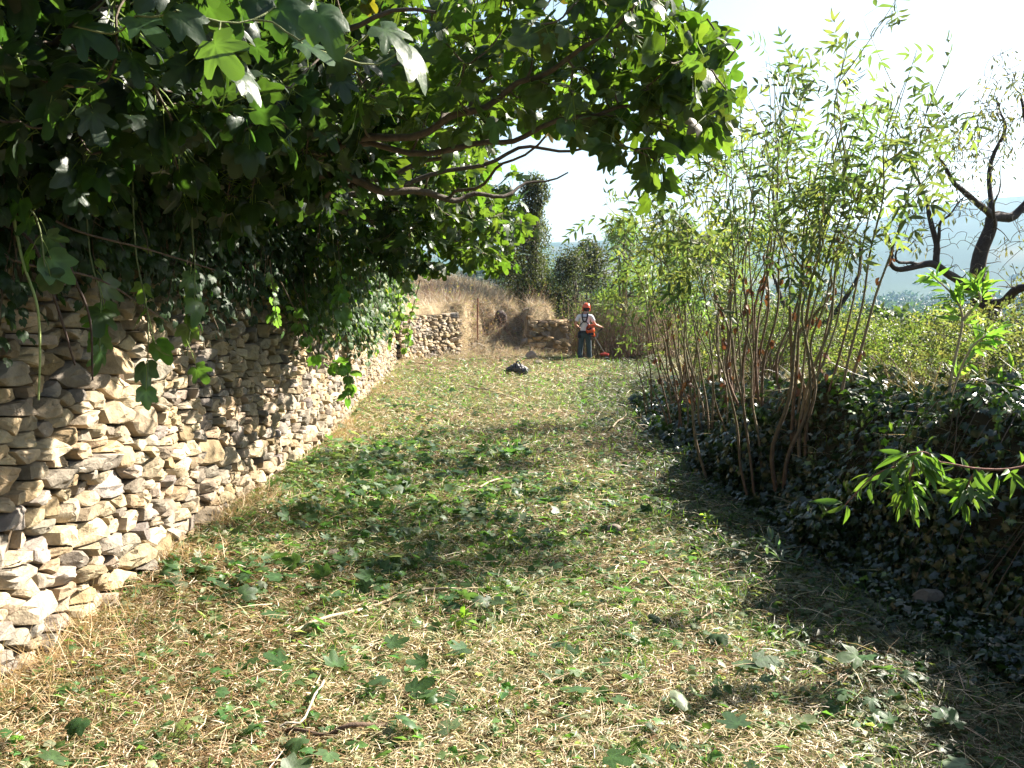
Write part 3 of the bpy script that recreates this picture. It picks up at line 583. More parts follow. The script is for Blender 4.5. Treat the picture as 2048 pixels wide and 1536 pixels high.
vine('vine', [[a_(560, 560, 7.6), a_(600, 640, 7.9), a_(640, 720, 8.1), a_(690, 730, 8.3), a_(697, 800, 8.3)]], 'leafy vine trailing down the middle of the wall with bright end leaves', VINE, 2, (.05, .08), lcol=(.12, .24, .05))
vine('vine', [[a_(675, 480, 8.6), a_(683, 560, 8.6), a_(690, 640, 8.6)], [a_(540, 520, 7), a_(548, 600, 7), a_(560, 660, 7)]], 'two straight hanging green runners with small leaves below the fig', VINE, 1, (.03, .055), lcol=(.14, .24, .07), r=.004)
vine('vine', [[a_(790, 560, 14), a_(800, 620, 14.5), a_(780, 690, 15)], [a_(840, 560, 15), a_(820, 640, 16), a_(810, 700, 16.5)]], 'sparse leafy vine strands hanging near the far end of the long wall', VINE, 2, (.05, .09), lcol=(.14, .22, .06), r=.008)

# --- ivy and creeper cascading over the wall top
def cascade(y0, y1, N, drop, label, size, col, light, lcol, zoff=0, reach=.35, T=VINE):
    e = empty('wall_creeper', (float(np.interp(y0, W1[:, 1], W1[:, 0])), y0, 1.8), label, 'creeper'); ml = MB(); ms = MB()
    y = rng.uniform(y0, y1, N); zt = np.interp(y, [0, 14, 15, 27], [2.1-.0, 1.75, 1.35, 1.1])+zoff; dp = rng.random(N)**1.6*drop*(.3+1.2*fbm(y*1.3, y*0, 33))
    x = np.interp(y, W1[:, 1], W1[:, 0])+.03+rng.random(N)*reach*(1-dp/drop*.7)-.25*(rng.random(N) < .3); z = zt-dp+rng.random(N)*.25*(x < np.interp(y, W1[:, 1], W1[:, 0])+.2)
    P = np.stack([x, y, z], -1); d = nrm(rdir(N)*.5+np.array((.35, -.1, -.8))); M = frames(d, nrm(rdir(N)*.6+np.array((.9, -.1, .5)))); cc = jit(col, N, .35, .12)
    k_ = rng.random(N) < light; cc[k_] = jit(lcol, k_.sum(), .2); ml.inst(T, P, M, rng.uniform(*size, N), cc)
    m_ = N//14; q = rng.integers(0, N, m_); a = P[q]; t_ = np.linspace(0, 1, 6)[None, :, None]; top = a.copy(); top[:, 2] = zt[q]+.1; top[:, 0] -= .05; top[:, 1] += rng.uniform(-.3, .3, m_)
    ms.tubes(top[:, None]*(1-t_)+a[:, None]*t_+np.sin(t_*5+a[:, None, 1:2]*3)*.03, np.full((m_, 6), .0035), 4, (.16, .12, .08))
    ml.build('leaves', M_CREEP, e, smooth=True); ms.build('stem', M_BARK, e)
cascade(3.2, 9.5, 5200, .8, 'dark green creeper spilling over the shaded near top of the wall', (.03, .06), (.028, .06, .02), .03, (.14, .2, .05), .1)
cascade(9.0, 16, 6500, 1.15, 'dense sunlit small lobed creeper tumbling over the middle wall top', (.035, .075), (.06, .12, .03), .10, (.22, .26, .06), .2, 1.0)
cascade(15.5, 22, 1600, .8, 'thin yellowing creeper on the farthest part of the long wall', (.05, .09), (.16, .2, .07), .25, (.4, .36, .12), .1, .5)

# ------------------------------------------------------------------ cane shrubs at right
def shrub(px, py, n, h, spread, seed, label, leaf=(.24, .40), lc=(.125, .17, .07), lean=(0, 0), red=.5, dens=16, start=.5, dead=.3, T=PIN, rad=.011, y=None, cat='shrub', group='clumps of tall canes beside the lane', curve=.25, lt=.2):
    r_ = np.random.default_rng(seed)
    b = on(px, py) if y is None else np.array((px, y, height(px, y)))
    e = empty('cane_shrub', tuple(b), label, cat, group); ml = MB(); md = MB(); mt = ml; P0 = []; DD = []; P1 = []
    for i_ in range(n):
        a = r_.uniform(0, 6.28); rr = r_.random()**.5; x0 = b[0]+math.cos(a)*rr*spread*.45; y0 = b[1]+math.sin(a)*rr*spread*.55; z0 = float(height(x0, y0))-.05
        H = h*r_.uniform(.66, 1.0)*(1.1-.2*rr); dx, dy = math.cos(a)*rr*spread*curve*3+lean[0]+r_.normal(0, .06*h), math.sin(a)*rr*spread*curve*2+lean[1]+r_.normal(0, .05*h)
        k_ = r_.uniform(.6, 1.8); pts = np.array([(x0+dx*t**k_, y0+dy*t**k_, z0+H*t) for t in np.linspace(0, 1, 7)]); pts[1:, :2] += r_.normal(0, .012*h, (6, 2)); q = bez(pts, 22)
        r0 = rad*r_.uniform(.6, 1.15); t = np.linspace(0, 1, 22)[:, None]; cl = np.array((.20, .115, .08)) if r_.random() < red else np.array((.27, .19, .13))
        cc = cl*(1-t)+np.array((.18, .19, .07))*t; ms = MB(); ms.tubes(q[None], (np.linspace(1, .25, 22)*r0)[None], 6, cc[None]); ms.build('stem', M_BARK, e, smooth=True)
        # side shoots
        for s_ in range(r_.integers(1, 4)):
            k0 = r_.integers(int(21*min(.85, (start+.02)*h/H)), 21); d = nrm(np.array((math.cos(a)*.5+r_.normal(0, .7), r_.normal(0, .7), .9))); L = h*r_.uniform(.08, .24); tt = np.linspace(0, 1, 6)[:, None]
            br = q[k0]+d*L*tt+np.array((0, 0, .12*L))*tt**2; mt.tubes(br[None], np.linspace(r0*.45, .002, 6)[None], 4, (.28, .24, .13)); P0.append(br[3:]); DD.append(np.tile(d, (3, 1)))
        k0 = int(22*min(.8, (start+.1)*h/H)); idx = np.linspace(k0, 21, int(dens*.46)).astype(int); P0.append(q[idx]); DD.append(nrm(np.gradient(q, axis=0))[idx])
        if r_.random() < dead: j_ = r_.integers(3, 12, 3); P1.append(q[j_])
    P0 = np.vstack(P0); DD = np.vstack(DD)
    put_leaves(ml, T, P0, DD, 1, leaf, lc, .05, .6, .35, light=lt, lcol=(.22, .24, .09), ovar=.35)
    ml.build('foliage', M_LEAF, e)
    if P1: P1 = np.vstack(P1); put_leaves(md, OVAL, P1, np.tile((0, 0, -1.), (len(P1), 1)), 3, (.04, .10), (.17, .075, .035), .05, 0, 1.2); md.build('dead_leaves', M_DRY, e)
    return e
shrub(1560, 975, 11, 3.35, .55, 1, 'tallest clump of straight brown canes standing nearest the lane shade', lean=(.22, .1), start=.5, dens=15, rad=.018, red=.8, curve=.25)
shrub(1610, 905, 7, 2.9, .8, 2, 'clump of canes leaning right over the ivy bank', lean=(.2, .1), start=.5, dens=14, rad=.014, red=.5)
shrub(1490, 880, 12, 3.5, .9, 3, 'reddish cane clump with dead brown leaves behind the tallest canes', lean=(.1, .3), start=.62, dens=13, rad=.015, red=.8, dead=.8)
shrub(1400, 855, 14, 3.0, .95, 4, 'crowded grey brown cane clump in the middle of the row', lean=(-.1, .2), start=.62, dens=12, rad=.014, red=.6, dead=.6)
shrub(1345, 835, 11, 2.75, .8, 5, 'left clump of crooked canes leaning towards the lane', lean=(.05, .1), start=.55, dens=11, rad=.014, red=.45, dead=.5)
shrub(1395, 790, 11, 3.4, 1.0, 6, 'farther sparse canes with yellow leaves behind the left clump', lean=(.0, .6), start=.5, dens=11, rad=.014, red=.3, lc=(.17, .20, .06), T=PINF)
shrub(1470, 800, 10, 3.4, 1.2, 7, 'back row of leafy canes rising behind the reddish clump', lean=(.1, .8), start=.5, dens=11, rad=.015, red=.3, T=PINF)
shrub(1375, 765, 7, 1.2, .6, 9, 'low twiggy bush where the lane narrows on the right', lean=(.1, 0), start=.3, dens=7, rad=.012, red=.4, T=PINF, lc=(.14, .2, .05))

# sprigs on the right
e = empty('sapling', tuple(on(1895, 860)), 'slim sapling with bright green leaves rising from the ivy at right', 'sapling'); mb = MB(); ml = MB()
for pth in ([(1888, 850), (1905, 740), (1925, 640), (1905, 590), (1860, 548)], [(1895, 850), (1900, 800), (1940, 700), (1990, 660)], [(1888, 850), (1930, 830), (2000, 770), (2060, 730)], [(1925, 640), (1960, 600), (1945, 570)]):
    q = bez([a_(x, y, 6.2) for x, y in pth], 16); mb.tubes(q[None], np.linspace(.011, .004, 16)[None], 6, (.45, .36, .24)); put_leaves(ml, LAN, q[7:], nrm(np.gradient(q, axis=0))[7:], 4, (.09, .16), (.17, .30, .06), .04, .6, .1, ovar=.9)
mb.build('stem', M_BARK, e, smooth=True); ml.build('leaves', M_LEAF, e)
e = empty('leafy_branch', tuple(a_(2060, 925, 4.6)), 'low branch of long narrow leaves reaching in front of the dark ivy bank', 'branch'); mb = MB(); ml = MB()
for pth in ([(2120, 900), (2040, 935), (1960, 938), (1880, 925), (1810, 930), (1750, 950), (1690, 1010)], [(1880, 925), (1850, 905), (1815, 912)], [(1830, 925), (1818, 960), (1815, 1000)], [(1960, 938), (1940, 960), (1930, 1000)]):
    q = bez([a_(x, y, 4.5) for x, y in pth], 20); mb.tubes(q[None], np.linspace(.007, .003, 20)[None], 6, (.3, .14, .1)); s_ = q[3:] if len(pth) > 5 else q[8:]; s_ = s_[np.linspace(0, len(s_)-1, 12).astype(int)]
    put_leaves(ml, LAN, s_, np.tile((-.5, -.2, -.4), (len(s_), 1)), 3, (.09, .15), (.11, .19, .05), .03, .7, .25, ovar=.5)
mb.build('stem', M_BARK, e, smooth=True); ml.build('leaves', M_CREEP, e)
e = empty('cut_branch', tuple(on(1500, 1130)), 'cut leafy sprig with pale silvery leaves lying in the shade edge', 'branch', None); mb = MB(); ml = MB()
for pth in ([(1600, 1150), (1530, 1130), (1470, 1120)], [(1560, 1140), (1540, 1100)]):
    q = bez([on(x, y)+(0, 0, .06) for x, y in pth], 10); mb.tubes(q[None], np.linspace(.005, .003, 10)[None], 5, (.3, .3, .2)); put_leaves(ml, LAN, q, nrm(np.gradient(q, axis=0)), 3, (.08, .13), (.16, .24, .16), .03, 1.5, 0, ovar=.6)
mb.build('stem', M_BARK, e); ml.build('leaves', M_LEAF, e)
for (qx, qy, lb) in [(1415, 1060, 'small bright green seedling catching sun at the shade edge'), (1015, 1105, 'small yellow green seedling in the middle of the lane'), (925, 1275, 'low green seedling left of centre in the foreground straw')]:
    p = on(qx, qy); e = empty('seedling', tuple(p), lb, 'plant', 'seedlings in the lane'); mb = MB(); mb.tubes(np.array([[p, p+(0, 0, .05), p+(.01, 0, .1)]]), np.full((1, 3), .003), 5, (.25, .35, .1)); mb.build('stem', M_BARK, e)
    ml = MB(); put_leaves(ml, OVAL, np.tile(p+(0, 0, .09), (5, 1)), np.tile((0, 0, 1.), (5, 1)), 3, (.035, .06), (.24, .36, .06), .03, .8, 0); ml.build('leaves', M_LEAF, e)

# ------------------------------------------------------------------ ivy over the low wall on the right (uncountable)
def ivy(N, y0, y1, name_label, size, col, lightf, T=IVY, rlo=.0, rhi=1.6, lift=.06, mat=M_IVY, amp=.22):
    t = rng.random(N); y = 1/(1/y0+(1/y1-1/y0)*t); r = rng.uniform(rlo, rhi, N); k_ = rng.random(N) < .55; r[k_] = rng.uniform(rlo, rlo+.5, k_.sum()); x = edge_r(y)+r
    P = np.stack([x, y, height(x, y)], -1); e_ = .03; gx = (height(x+e_, y)-height(x-e_, y))/(2*e_); gy = (height(x, y+e_)-height(x, y-e_))/(2*e_); n_ = nrm(np.stack([-gx, -gy, 1+0*gx], -1))
    P = P+n_*(rng.random((N, 1))**1.5*(lift+.02+amp*sst(.45, .75, fbm(x*2.3, y*2.3, 70))[:, None])); cc = jit(col, N, .35, .1); lt = rng.random(N) < lightf; cc[lt] = jit((.2, .3, .08), lt.sum(), .2)
    d = nrm(rdir(N)*.8+np.array((-.3, 0, -.6))); M = frames(d, nrm(n_+rdir(N)*.55)); ml = MB(); ml.inst(T, P, M, rng.uniform(*size, N)*(y/6)**.35, cc)
    nq = 60 if amp > .1 else 3; q = rng.integers(0, N, nq); t_ = np.linspace(0, 1, 8)[None]; sx = np.maximum(x[q], edge_r(y[q])+.25)[:, None]+.45*(1-t_)-.1*t_+.05*np.sin(t_*7+y[q][:, None]*9); sy = y[q][:, None]+rng.uniform(-.5, .5, (nq, 1))*t_
    ml.tubes(np.stack([sx, sy, height(sx, sy)+lift+.04+.09*np.sin(t_*math.pi)], -1), np.full((nq, 8), .0028), 4, jit((.14, .09, .06), nq, .4)); return tag(ml.build('ivy', mat, smooth=True), name_label, 'ivy', kind='stuff')
ivy(40000, 3.4, 17, 'glossy dark ivy smothering the low bank at right', (.028, .055), (.024, .046, .014), .02, rlo=-.15)
ivy(8000, 4, 14, 'sparse dark ivy added to darken the shaded edge of the lane', (.025, .05), (.025, .055, .02), .04, rlo=-.35, rhi=.3, lift=.01, amp=.03)  # ivy cover put here to darken the shaded lane edge

# ------------------------------------------------------------------ bramble bushes behind the ivy
def bush(c_, r_, N, label, size, col, light=.2, lcol=(.22, .23, .10), T=OVF, name='bush', cat='bush', group=None, seed=0, twigs=60, mat=None, wood=(.22, .16, .1), lumps=7, up=.3):
    e = empty(name, (c_[0], c_[1], float(height(c_[0], c_[1]))), label, cat, group); ml = MB(); mt = MB(); r_ = np.array(r_); z0 = float(height(c_[0], c_[1]))
    ctr = np.array((c_[0], c_[1], z0+r_[2]*.55)); L = ctr+rdir(lumps, -.2, .8)*r_*np.array((.62, .62, .5)); lr = rng.uniform(.35, .6, lumps)
    q = rng.integers(0, lumps, N); P = L[q]+rdir(N)*(.55+.45*rng.random((N, 1))**.5)*lr[q][:, None]*r_*np.array((1, 1, 1.)); P = P[P[:, 2] > height(P[:, 0], P[:, 1])-.02]; n = len(P)
    out = nrm((P-ctr)/r_); d = nrm(rdir(n)+out*.3-np.array((0, 0, .2))); M = frames(d, nrm(out*.5+rdir(n)*.8+np.array((0, 0, up)))); cc = jit(col, n, .35, .12)*(.75+.5*fbm(P[:, 0]*3, P[:, 2]*3+P[:, 1], 7))[:, None]; k_ = rng.random(n) < light; cc[k_] = jit(lcol, k_.sum(), .2)
    ml.inst(T, P, M, rng.uniform(*size, n), cc); ml.build('foliage', mat or M_LEAF, e)
    b = P[rng.integers(0, n, twigs)]; a = np.tile(np.array((c_[0], c_[1], z0-.05)), (twigs, 1))+rng.normal(0, .12, (twigs, 3))*np.array((r_[0], r_[1], 0)); t_ = np.linspace(0, 1, 6)[None, :, None]
    mt.tubes(a[:, None]*(1-t_)+b[:, None]*t_+np.array((0, 0, .25*r_[2]))*np.sin(t_*math.pi), np.linspace(1, .3, 6)[None]*np.full((twigs, 1), .006+.004*r_[2]), 4, wood); mt.build('stems', M_BARK, e); return e
BR = 'bramble bushes in the field beyond the ivy bank'
for c_, r_, n, lb, cl in [((3.9, 7.0), (1.0, 1.1, .62), 3000, 'low bramble bush nearest on the right behind the ivy crest', (.12, .135, .065)), ((3.7, 9.2), (1.1, 1.2, .75), 3400, 'bright bramble bush right behind the ivy mound beside the canes', (.12, .16, .05)),
    ((5.6, 9.6), (1.4, 1.4, .75), 3600, 'wide pale bramble bush below the almond tree at the right edge', (.17, .16, .09)), ((4.9, 12), (1.5, 1.4, .75), 3200, 'rounded bramble bush left of the almond trunk', (.11, .15, .05)),
    ((3.4, 13.6), (1.2, 1.5, .9), 2800, 'bramble thicket behind the cane row', (.10, .14, .05)), ((7.3, 13), (1.6, 1.3, .55), 2600, 'thin yellowish bramble in front of the almond trunk', (.20, .19, .09)), ((4.6, 17.5), (1.9, 1.8, 1.3), 3000, 'distant leafy bramble mound seen between canes and almond', (.10, .14, .055))]:
    bush(c_, r_, n, lb, (.035, .075), cl, T=TRI, name='bramble_bush', group=BR)
bush((9.2, 19), (1.6, 1.5, 1.4), 5200, 'dark round evergreen bush left of the almond trunk', (.05, .09), (.03, .05, .025), .05, name='evergreen_bush', T=OVF)
bush((12.4, 21), (2.0, 2, 2.2), 7000, 'olive green thicket behind the almond at the right edge', (.06, .11), (.12, .14, .05), .2, name='thicket_bush', T=OVF)
bush((9.6, 26), (2.4, 2.2, 1.1), 5000, 'grey green bush far behind the almond tree', (.07, .12), (.10, .13, .06), .15, name='thicket_bush', T=OVF)
bush((6.6, 24), (2.2, 1.8, 1.4), 4500, 'grey green bush behind the middle of the cane row', (.07, .11), (.11, .15, .06), .15, name='thicket_bush', T=OVF)

# ------------------------------------------------------------------ almond tree at right
ad = 15.5; e = empty('almond_tree', tuple(np.array(a_(2005, 745, ad))), 'gnarled dark almond tree with thin drooping leaves at the right edge', 'tree')
AT = lambda *p: [a_(x, y, ad+dz) for x, y, dz in p]
al = [limb(AT((2012, 770, 0), (2000, 700, 0), (1985, 640, 0), (1962, 600, 0)), .19, .17, 14, .0), limb(AT((1962, 600, 0), (1955, 540, 0), (1975, 470, 0), (1984, 435, 0)), .13, .085, 14, .01),
  limb(AT((1984, 435, 0), (1960, 410, -.3), (1925, 380, -.6), (1898, 355, -.8), (1885, 320, -.9), (1860, 290, -1)), .06, .012, 18), limb(AT((1984, 435, 0), (1978, 360, .3), (2000, 280, .5), (2010, 240, .6), (1990, 200, .7)), .045, .012, 18),
  limb(AT((1984, 435, 0), (2020, 432, .2), (2050, 415, .3), (2085, 340, .5), (2060, 260, .5), (2040, 200, .5)), .085, .02, 18), limb(AT((1975, 615, 0), (2010, 600, -.4), (2050, 575, -.8), (2110, 560, -1.1), (2200, 470, -1.5)), .09, .03, 16),
  limb(AT((1962, 600, 0), (1930, 570, -.3), (1900, 550, -.5), (1870, 530, -.7), (1840, 530, -.8), (1800, 540, -.9), (1782, 525, -1), (1785, 500, -1), (1775, 475, -1)), .075, .018, 30, .008),
  limb(AT((1872, 530, -.7), (1870, 480, -.7), (1860, 430, -.7), (1850, 400, -.6), (1835, 350, -.5), (1830, 310, -.5)), .05, .008, 18), limb(AT((1870, 505, -.7), (1878, 460, -.8), (1895, 430, -.9), (1930, 395, -1)), .03, .007, 14),
  limb(AT((1984, 470, 0), (1990, 420, -.5), (1998, 360, -.8)), .03, .008, 12), limb(AT((1840, 530, -.8), (1790, 520, -1), (1800, 500, -1.1), (1820, 490, -1.2)), .025, .006, 12)]
C = np.concatenate([ell(80, a_(1850, 270, ad-.7), (.62, .9, .55)), ell(45, a_(1915, 300, ad-.5), (.6, .9, .6)), ell(120, a_(2030, 190, ad+.5), (.65, .9, .8)), ell(55, a_(1985, 260, ad), (.5, .8, .5)), ell(22, a_(1900, 400, ad-.8), (.6, .7, .35)), ell(14, a_(1830, 440, ad-.9), (.6, .6, .5)),
   ell(60, a_(2130, 420, ad), (.8, .9, 1.2)), ell(14, a_(2020, 520, ad-.6), (.5, .7, .5)), ell(60, a_(2200, 220, ad), (.9, .9, 1))])
mb = MB()
for q, r0, r1 in al: mb.tubes(q[None], np.linspace(r0, r1, len(q))[None], 10, (.060, .045, .04))
D_ = grow(al, C, mb, (.10, .075, .06), .0045, 7, sag=-.08); ml = MB(); put_leaves(ml, LANF, C, D_, 4, (.08, .13), (.11, .12, .07), .2, .1, 1.1, light=.3, lcol=(.30, .26, .10))
C = np.concatenate([ell(80, a_(1850, 400, ad-.7), (.7, .8, .7)), ell(60, a_(1950, 480, ad-.3), (.7, .8, .6)), ell(50, a_(2060, 380, ad+.3), (.6, .8, .7)), ell(40, a_(1810, 480, ad-.9), (.35, .5, .5))]); grow(al, C, mb, (.10, .075, .06), .0035, 7, sag=-.1)
mb.build('trunk', M_BARK, e, smooth=True); ml.build('crown', M_TREE, e)
# second small almond trunk glimpsed through the canes
p = np.array((5.1, 17.0, float(height(5.1, 17)))); e = empty('almond_tree', tuple(p), 'smaller dark almond trunk half hidden behind the leaning canes', 'tree')
al = [limb([p-(0, 0, .1), p+(.05, 0, .6), p+(-.08, 0, 1.1)], .11, .08, 10, 0), limb([p+(-.08, 0, 1.1), p+(-.5, 0, 1.5), p+(-.7, .2, 2.1)], .06, .02, 12), limb([p+(-.08, 0, 1.1), p+(.3, 0, 1.3), p+(.7, 0, 1.9), p+(.8, .2, 2.6)], .06, .02, 12)]
mb = MB(); [mb.tubes(q[None], np.linspace(r0, r1, len(q))[None], 9, (.06, .045, .04)) for q, r0, r1 in al]; C = ell(150, p+(0, 0, 2.2), (1.1, 1, .9)); D_ = grow(al, C, mb, (.1, .075, .06), .0045); ml = MB(); put_leaves(ml, LANF, C, D_, 6, (.08, .13), (.14, .18, .07), .2, .1, 1)
mb.build('trunk', M_BARK, e, smooth=True); ml.build('crown', M_TREE, e)

# ------------------------------------------------------------------ trees and bushes at the end of the lane
def bigtree(x, y, h, w_, N, label, kind, col, size, light, lcol, T=OVF, name='tree', zb=None, lo=.12, ragged=.25, mat=None, group=None):
    z0 = float(height(x, y)) if zb is None else zb; e = empty(name, (x, y, z0), label, 'tree', group); mt = MB(); ml = MB(); K = 44 if kind == 'col' else 20
    tr = limb([(x, y, z0-.1), (x+.05*w_, y, z0+h*.4), (x, y, z0+h*(.7 if kind == 'col' else .84))], (.014 if kind == 'col' else .03)*h, .004*h, 14, .01); mt.tubes(tr[0][None], np.linspace(tr[1], tr[2], 14)[None], 8, (.14, .11, .09))
    lo = -.02 if kind == 'col' else lo; t = rng.random(K)*(1-lo)+lo; prof = (np.sin(math.pi*np.clip(t, 0, 1)**(.75 if kind == 'col' else .9)).clip(0)**(.6)); a = rng.uniform(0, 6.28, K); prof = np.maximum(prof, np.where(t < .5, .66, .5)) if kind == 'col' else prof; rr = .62*rng.random(K)**.5*prof*w_
    L = np.stack([x+np.cos(a)*rr, y+np.sin(a)*rr, z0+t*h], -1); lr = (.22+.2*rng.random(K))*w_*(.5+.5*prof); n = N; q = rng.integers(0, K, n)
    P = L[q]+rdir(n)*(.45+.55*rng.random((n, 1))**.6)*lr[q][:, None]*np.array((1, 1, 1.5 if kind == 'col' else .95))*(1+ragged*rng.normal(size=(n, 1))*.5); out = nrm(P-np.array((x, y, z0+h*.5)))
    M = frames(nrm(rdir(n)+np.array((0, 0, .8 if kind == 'col' else -.1))), nrm(out*.5+rdir(n)*.9)); cc = jit(col, n, .35, .1)*(.7+.6*vn(P[:, 0]*2.2+P[:, 1], P[:, 2]*2.2, 3))[:, None]; k_ = rng.random(n) < light; cc[k_] = jit(lcol, k_.sum(), .2)
    ml.inst(T, P, M, rng.uniform(*size, n), cc)
    fr = tr[0][rng.integers(3, 12, K)]; t_ = np.linspace(0, 1, 5)[None, :, None]; mt.tubes(fr[:, None]*(1-t_)+L[:, None]*t_, np.linspace(.010*h, .003*h, 5)[None]*np.ones((K, 1)), 5, (.13, .1, .08))
    mt.build('trunk', M_BARK, e, smooth=True); ml.build('crown', mat or M_TREE, e); return e
bigtree(.68, 34.5, 4.3, 1.2, 17000, 'tall columnar juniper at the end of the terrace', 'col', (.085, .10, .055), (.05, .10), .25, (.17, .18, .09), T=OVF, name='juniper_tree', zb=float(height(.75, 34.5))-.1)
bigtree(-.1, 35.5, 3.4, 1.3, 6000, 'lower bushy juniper left of the tall column behind the dry grass', 'col', (.09, .11, .05), (.05, .10), .2, (.18, .19, .08), T=OVF, name='juniper_tree')
bigtree(2.3, 37, 3.6, 2.2, 13000, 'grey green round holm oak beside the juniper', 'round', (.065, .075, .055), (.06, .11), .25, (.17, .18, .14), name='holm_oak')
bigtree(3.2, 42, 4.2, 2.4, 9000, 'farther grey green holm oak rising behind the first', 'round', (.07, .08, .055), (.08, .13), .25, (.17, .18, .13), name='holm_oak')
bigtree(4.0, 36.5, 4.8, 1.8, 9000, 'fresh light green willow behind the man', 'round', (.14, .24, .05), (.08, .15), .3, (.22, .34, .08), T=LANF, name='willow_tree', mat=M_LEAF)
bigtree(5.9, 35, 4.6, 1.7, 7000, 'light green willow right of the man partly behind canes', 'round', (.14, .23, .05), (.08, .15), .3, (.22, .32, .08), T=LANF, name='willow_tree', mat=M_LEAF)
bigtree(8.2, 38, 4.2, 2.2, 7000, 'pale green roadside tree seen through the cane row', 'round', (.13, .2, .06), (.09, .15), .3, (.22, .3, .1), T=LANF, name='willow_tree', mat=M_LEAF)
bigtree(-4.5, 36, 3.5, 2.5, 6000, 'dark evergreen on the terrace behind the drooping leaves', 'round', (.06, .09, .04), (.08, .13), .1, (.14, .17, .08), name='holm_oak')
# brushwood thicket behind the man
def brush(cx, cy, wx, wy, n, h, label, seed, leafn=900, lc=(.12, .18, .05)):
    e = empty('brushwood', (cx, cy, float(height(cx, cy))), label, 'bush', 'leafless brushwood at the end of the lane'); x = cx+rng.uniform(-wx, wx, n); y = cy+rng.uniform(-wy, wy, n); z = height(x, y); H = h*rng.uniform(.45, 1, n)
    t = np.linspace(0, 1, 6)[None, :, None]; b = np.stack([x, y, z], -1); tip = b+np.stack([rng.normal(0, .28, n), rng.normal(0, .25, n), H], -1); P = b[:, None]*(1-t)+tip[:, None]*t+rng.normal(0, .03, (n, 6, 3)); P[:, 0] = b
    mb = MB(); mb.tubes(P, np.linspace(1, .3, 6)[None]*rng.uniform(.005, .010, (n, 1)), 4, jit((.30, .19, .13), n, .35)); mb.build('stems', M_BARK, e); ml = MB(); put_leaves(ml, OVF, P[rng.integers(0, n, leafn), rng.integers(1, 6, leafn)], np.tile((0, 0, 1.), (leafn, 1)), 2, (.03, .07), lc, .06, .4, .1, light=.25, lcol=(.28, .30, .1)); ml.build('foliage', M_LEAF, e)
brush(4.2, 33.2, 1.1, .8, 420, 2.3, 'reddish brown bare brushwood just right of the man', 1, 1100)
brush(2.7, 33.6, .8, .8, 260, 2.2, 'grey brown brushwood with small green leaves behind the man', 2, 1600)
brush(5.2, 30.5, .7, 1.0, 200, 1.5, 'brown brushwood between the man and the cane row', 3, 900)
brush(1.4, 34.2, 1.2, .6, 160, 1.0, 'low dark heath bushes on top of the ruined wall', 4, 900, (.1, .08, .05))
brush(-1.2, 31.5, 1.6, .5, 140, .7, 'reddish dry stalks standing in the grass on the bank', 5, 200, (.28, .2, .1))
p = np.array((-1.05, 30.6, float(height(-1.05, 30.6)))); mb = MB(); mb.tubes(np.array([[p, p+(.0, 0, .6), p+(.02, 0, 1.3)]]), np.full((1, 3), .022), 8, (.22, .09, .05)); tag(mb.build('stake', M_BARK, loc=tuple(p)), 'thin rusty stake standing in the dry grass of the terrace', 'stake')

# far woods in the valley
def woods(N, fn, s0, label, col, per=60):
    ml = MB(); x, y = fn(N); z = height(x, y); s_ = s0*rng.uniform(.6, 1.3, N); q = np.repeat(np.arange(N), per); n = N*per
    d = rdir(n, -.3, 1); P = np.stack([x, y, z], -1)[q]+d*s_[q][:, None]*np.array((1, 1, .9))*(.6+.5*rng.random((n, 1)))+np.array((0, 0, 1.))*s_[q][:, None]*.5
    M = frames(rdir(n), nrm(d+rdir(n)*.7)); ml.inst(OVF, P, M, s_[q]*.55, jit(col, N, .35, .15)[q]*rng.uniform(.7, 1.3, (n, 1))); tag(ml.build('distant_woods', M_TREE), label, 'woods', kind='stuff')
def f1(N): t = rng.random(N); a = rng.uniform(.08, .62, N); r_ = 330+90*rng.integers(0, 2, N)+rng.normal(0, 14, N); return np.sin(a)*r_, np.cos(a)*r_
def f2(N): a = rng.uniform(-.1, .62, N); r_ = rng.uniform(60, 170, N); return np.sin(a)*r_, np.cos(a)*r_
def f3(N): a = rng.uniform(-.15, .62, N); r_ = 480+1400*rng.random(N)**.8; k_ = fbm(np.sin(a)*r_/120, np.cos(a)*r_/60, 19) > .5; return (np.sin(a)*r_)[k_], (np.cos(a)*r_)[k_]
def f4(N): a = rng.normal(.02, .1, N); r_ = rng.uniform(230, 560, N); return np.sin(a)*r_, np.cos(a)*r_
woods(260, f1, 5, 'lines of trees along the valley fields', (.05, .08, .035)); woods(90, f2, 1.6, 'scrub on the slope beyond the field', (.09, .12, .05), 120)
def wf(name, fn, N, s0, col, per, label):
    ml = MB(); x, y = fn(N); N = len(x); z = height(x, y); s_ = s0*rng.uniform(.6, 1.4, N); q = np.repeat(np.arange(N), per); n = N*per; d = rdir(n, -.2, 1); P = np.stack([x, y, z], -1)[q]+d*s_[q][:, None]*.8
    ml.inst(OVF, P, frames(rdir(n), nrm(d+rdir(n)*.7)), s_[q]*.8, jit(col, N, .4, .15)[q]); tag(ml.build(name, M_TREE), label, 'woods', kind='stuff')
wf('distant_woods', f3, 1800, 7, (.045, .075, .035), 22, 'patches of woodland spread over the far plain'); wf('distant_woods', f4, 1300, 3.2, (.06, .10, .04), 24, 'wooded knoll on the skyline above the man')

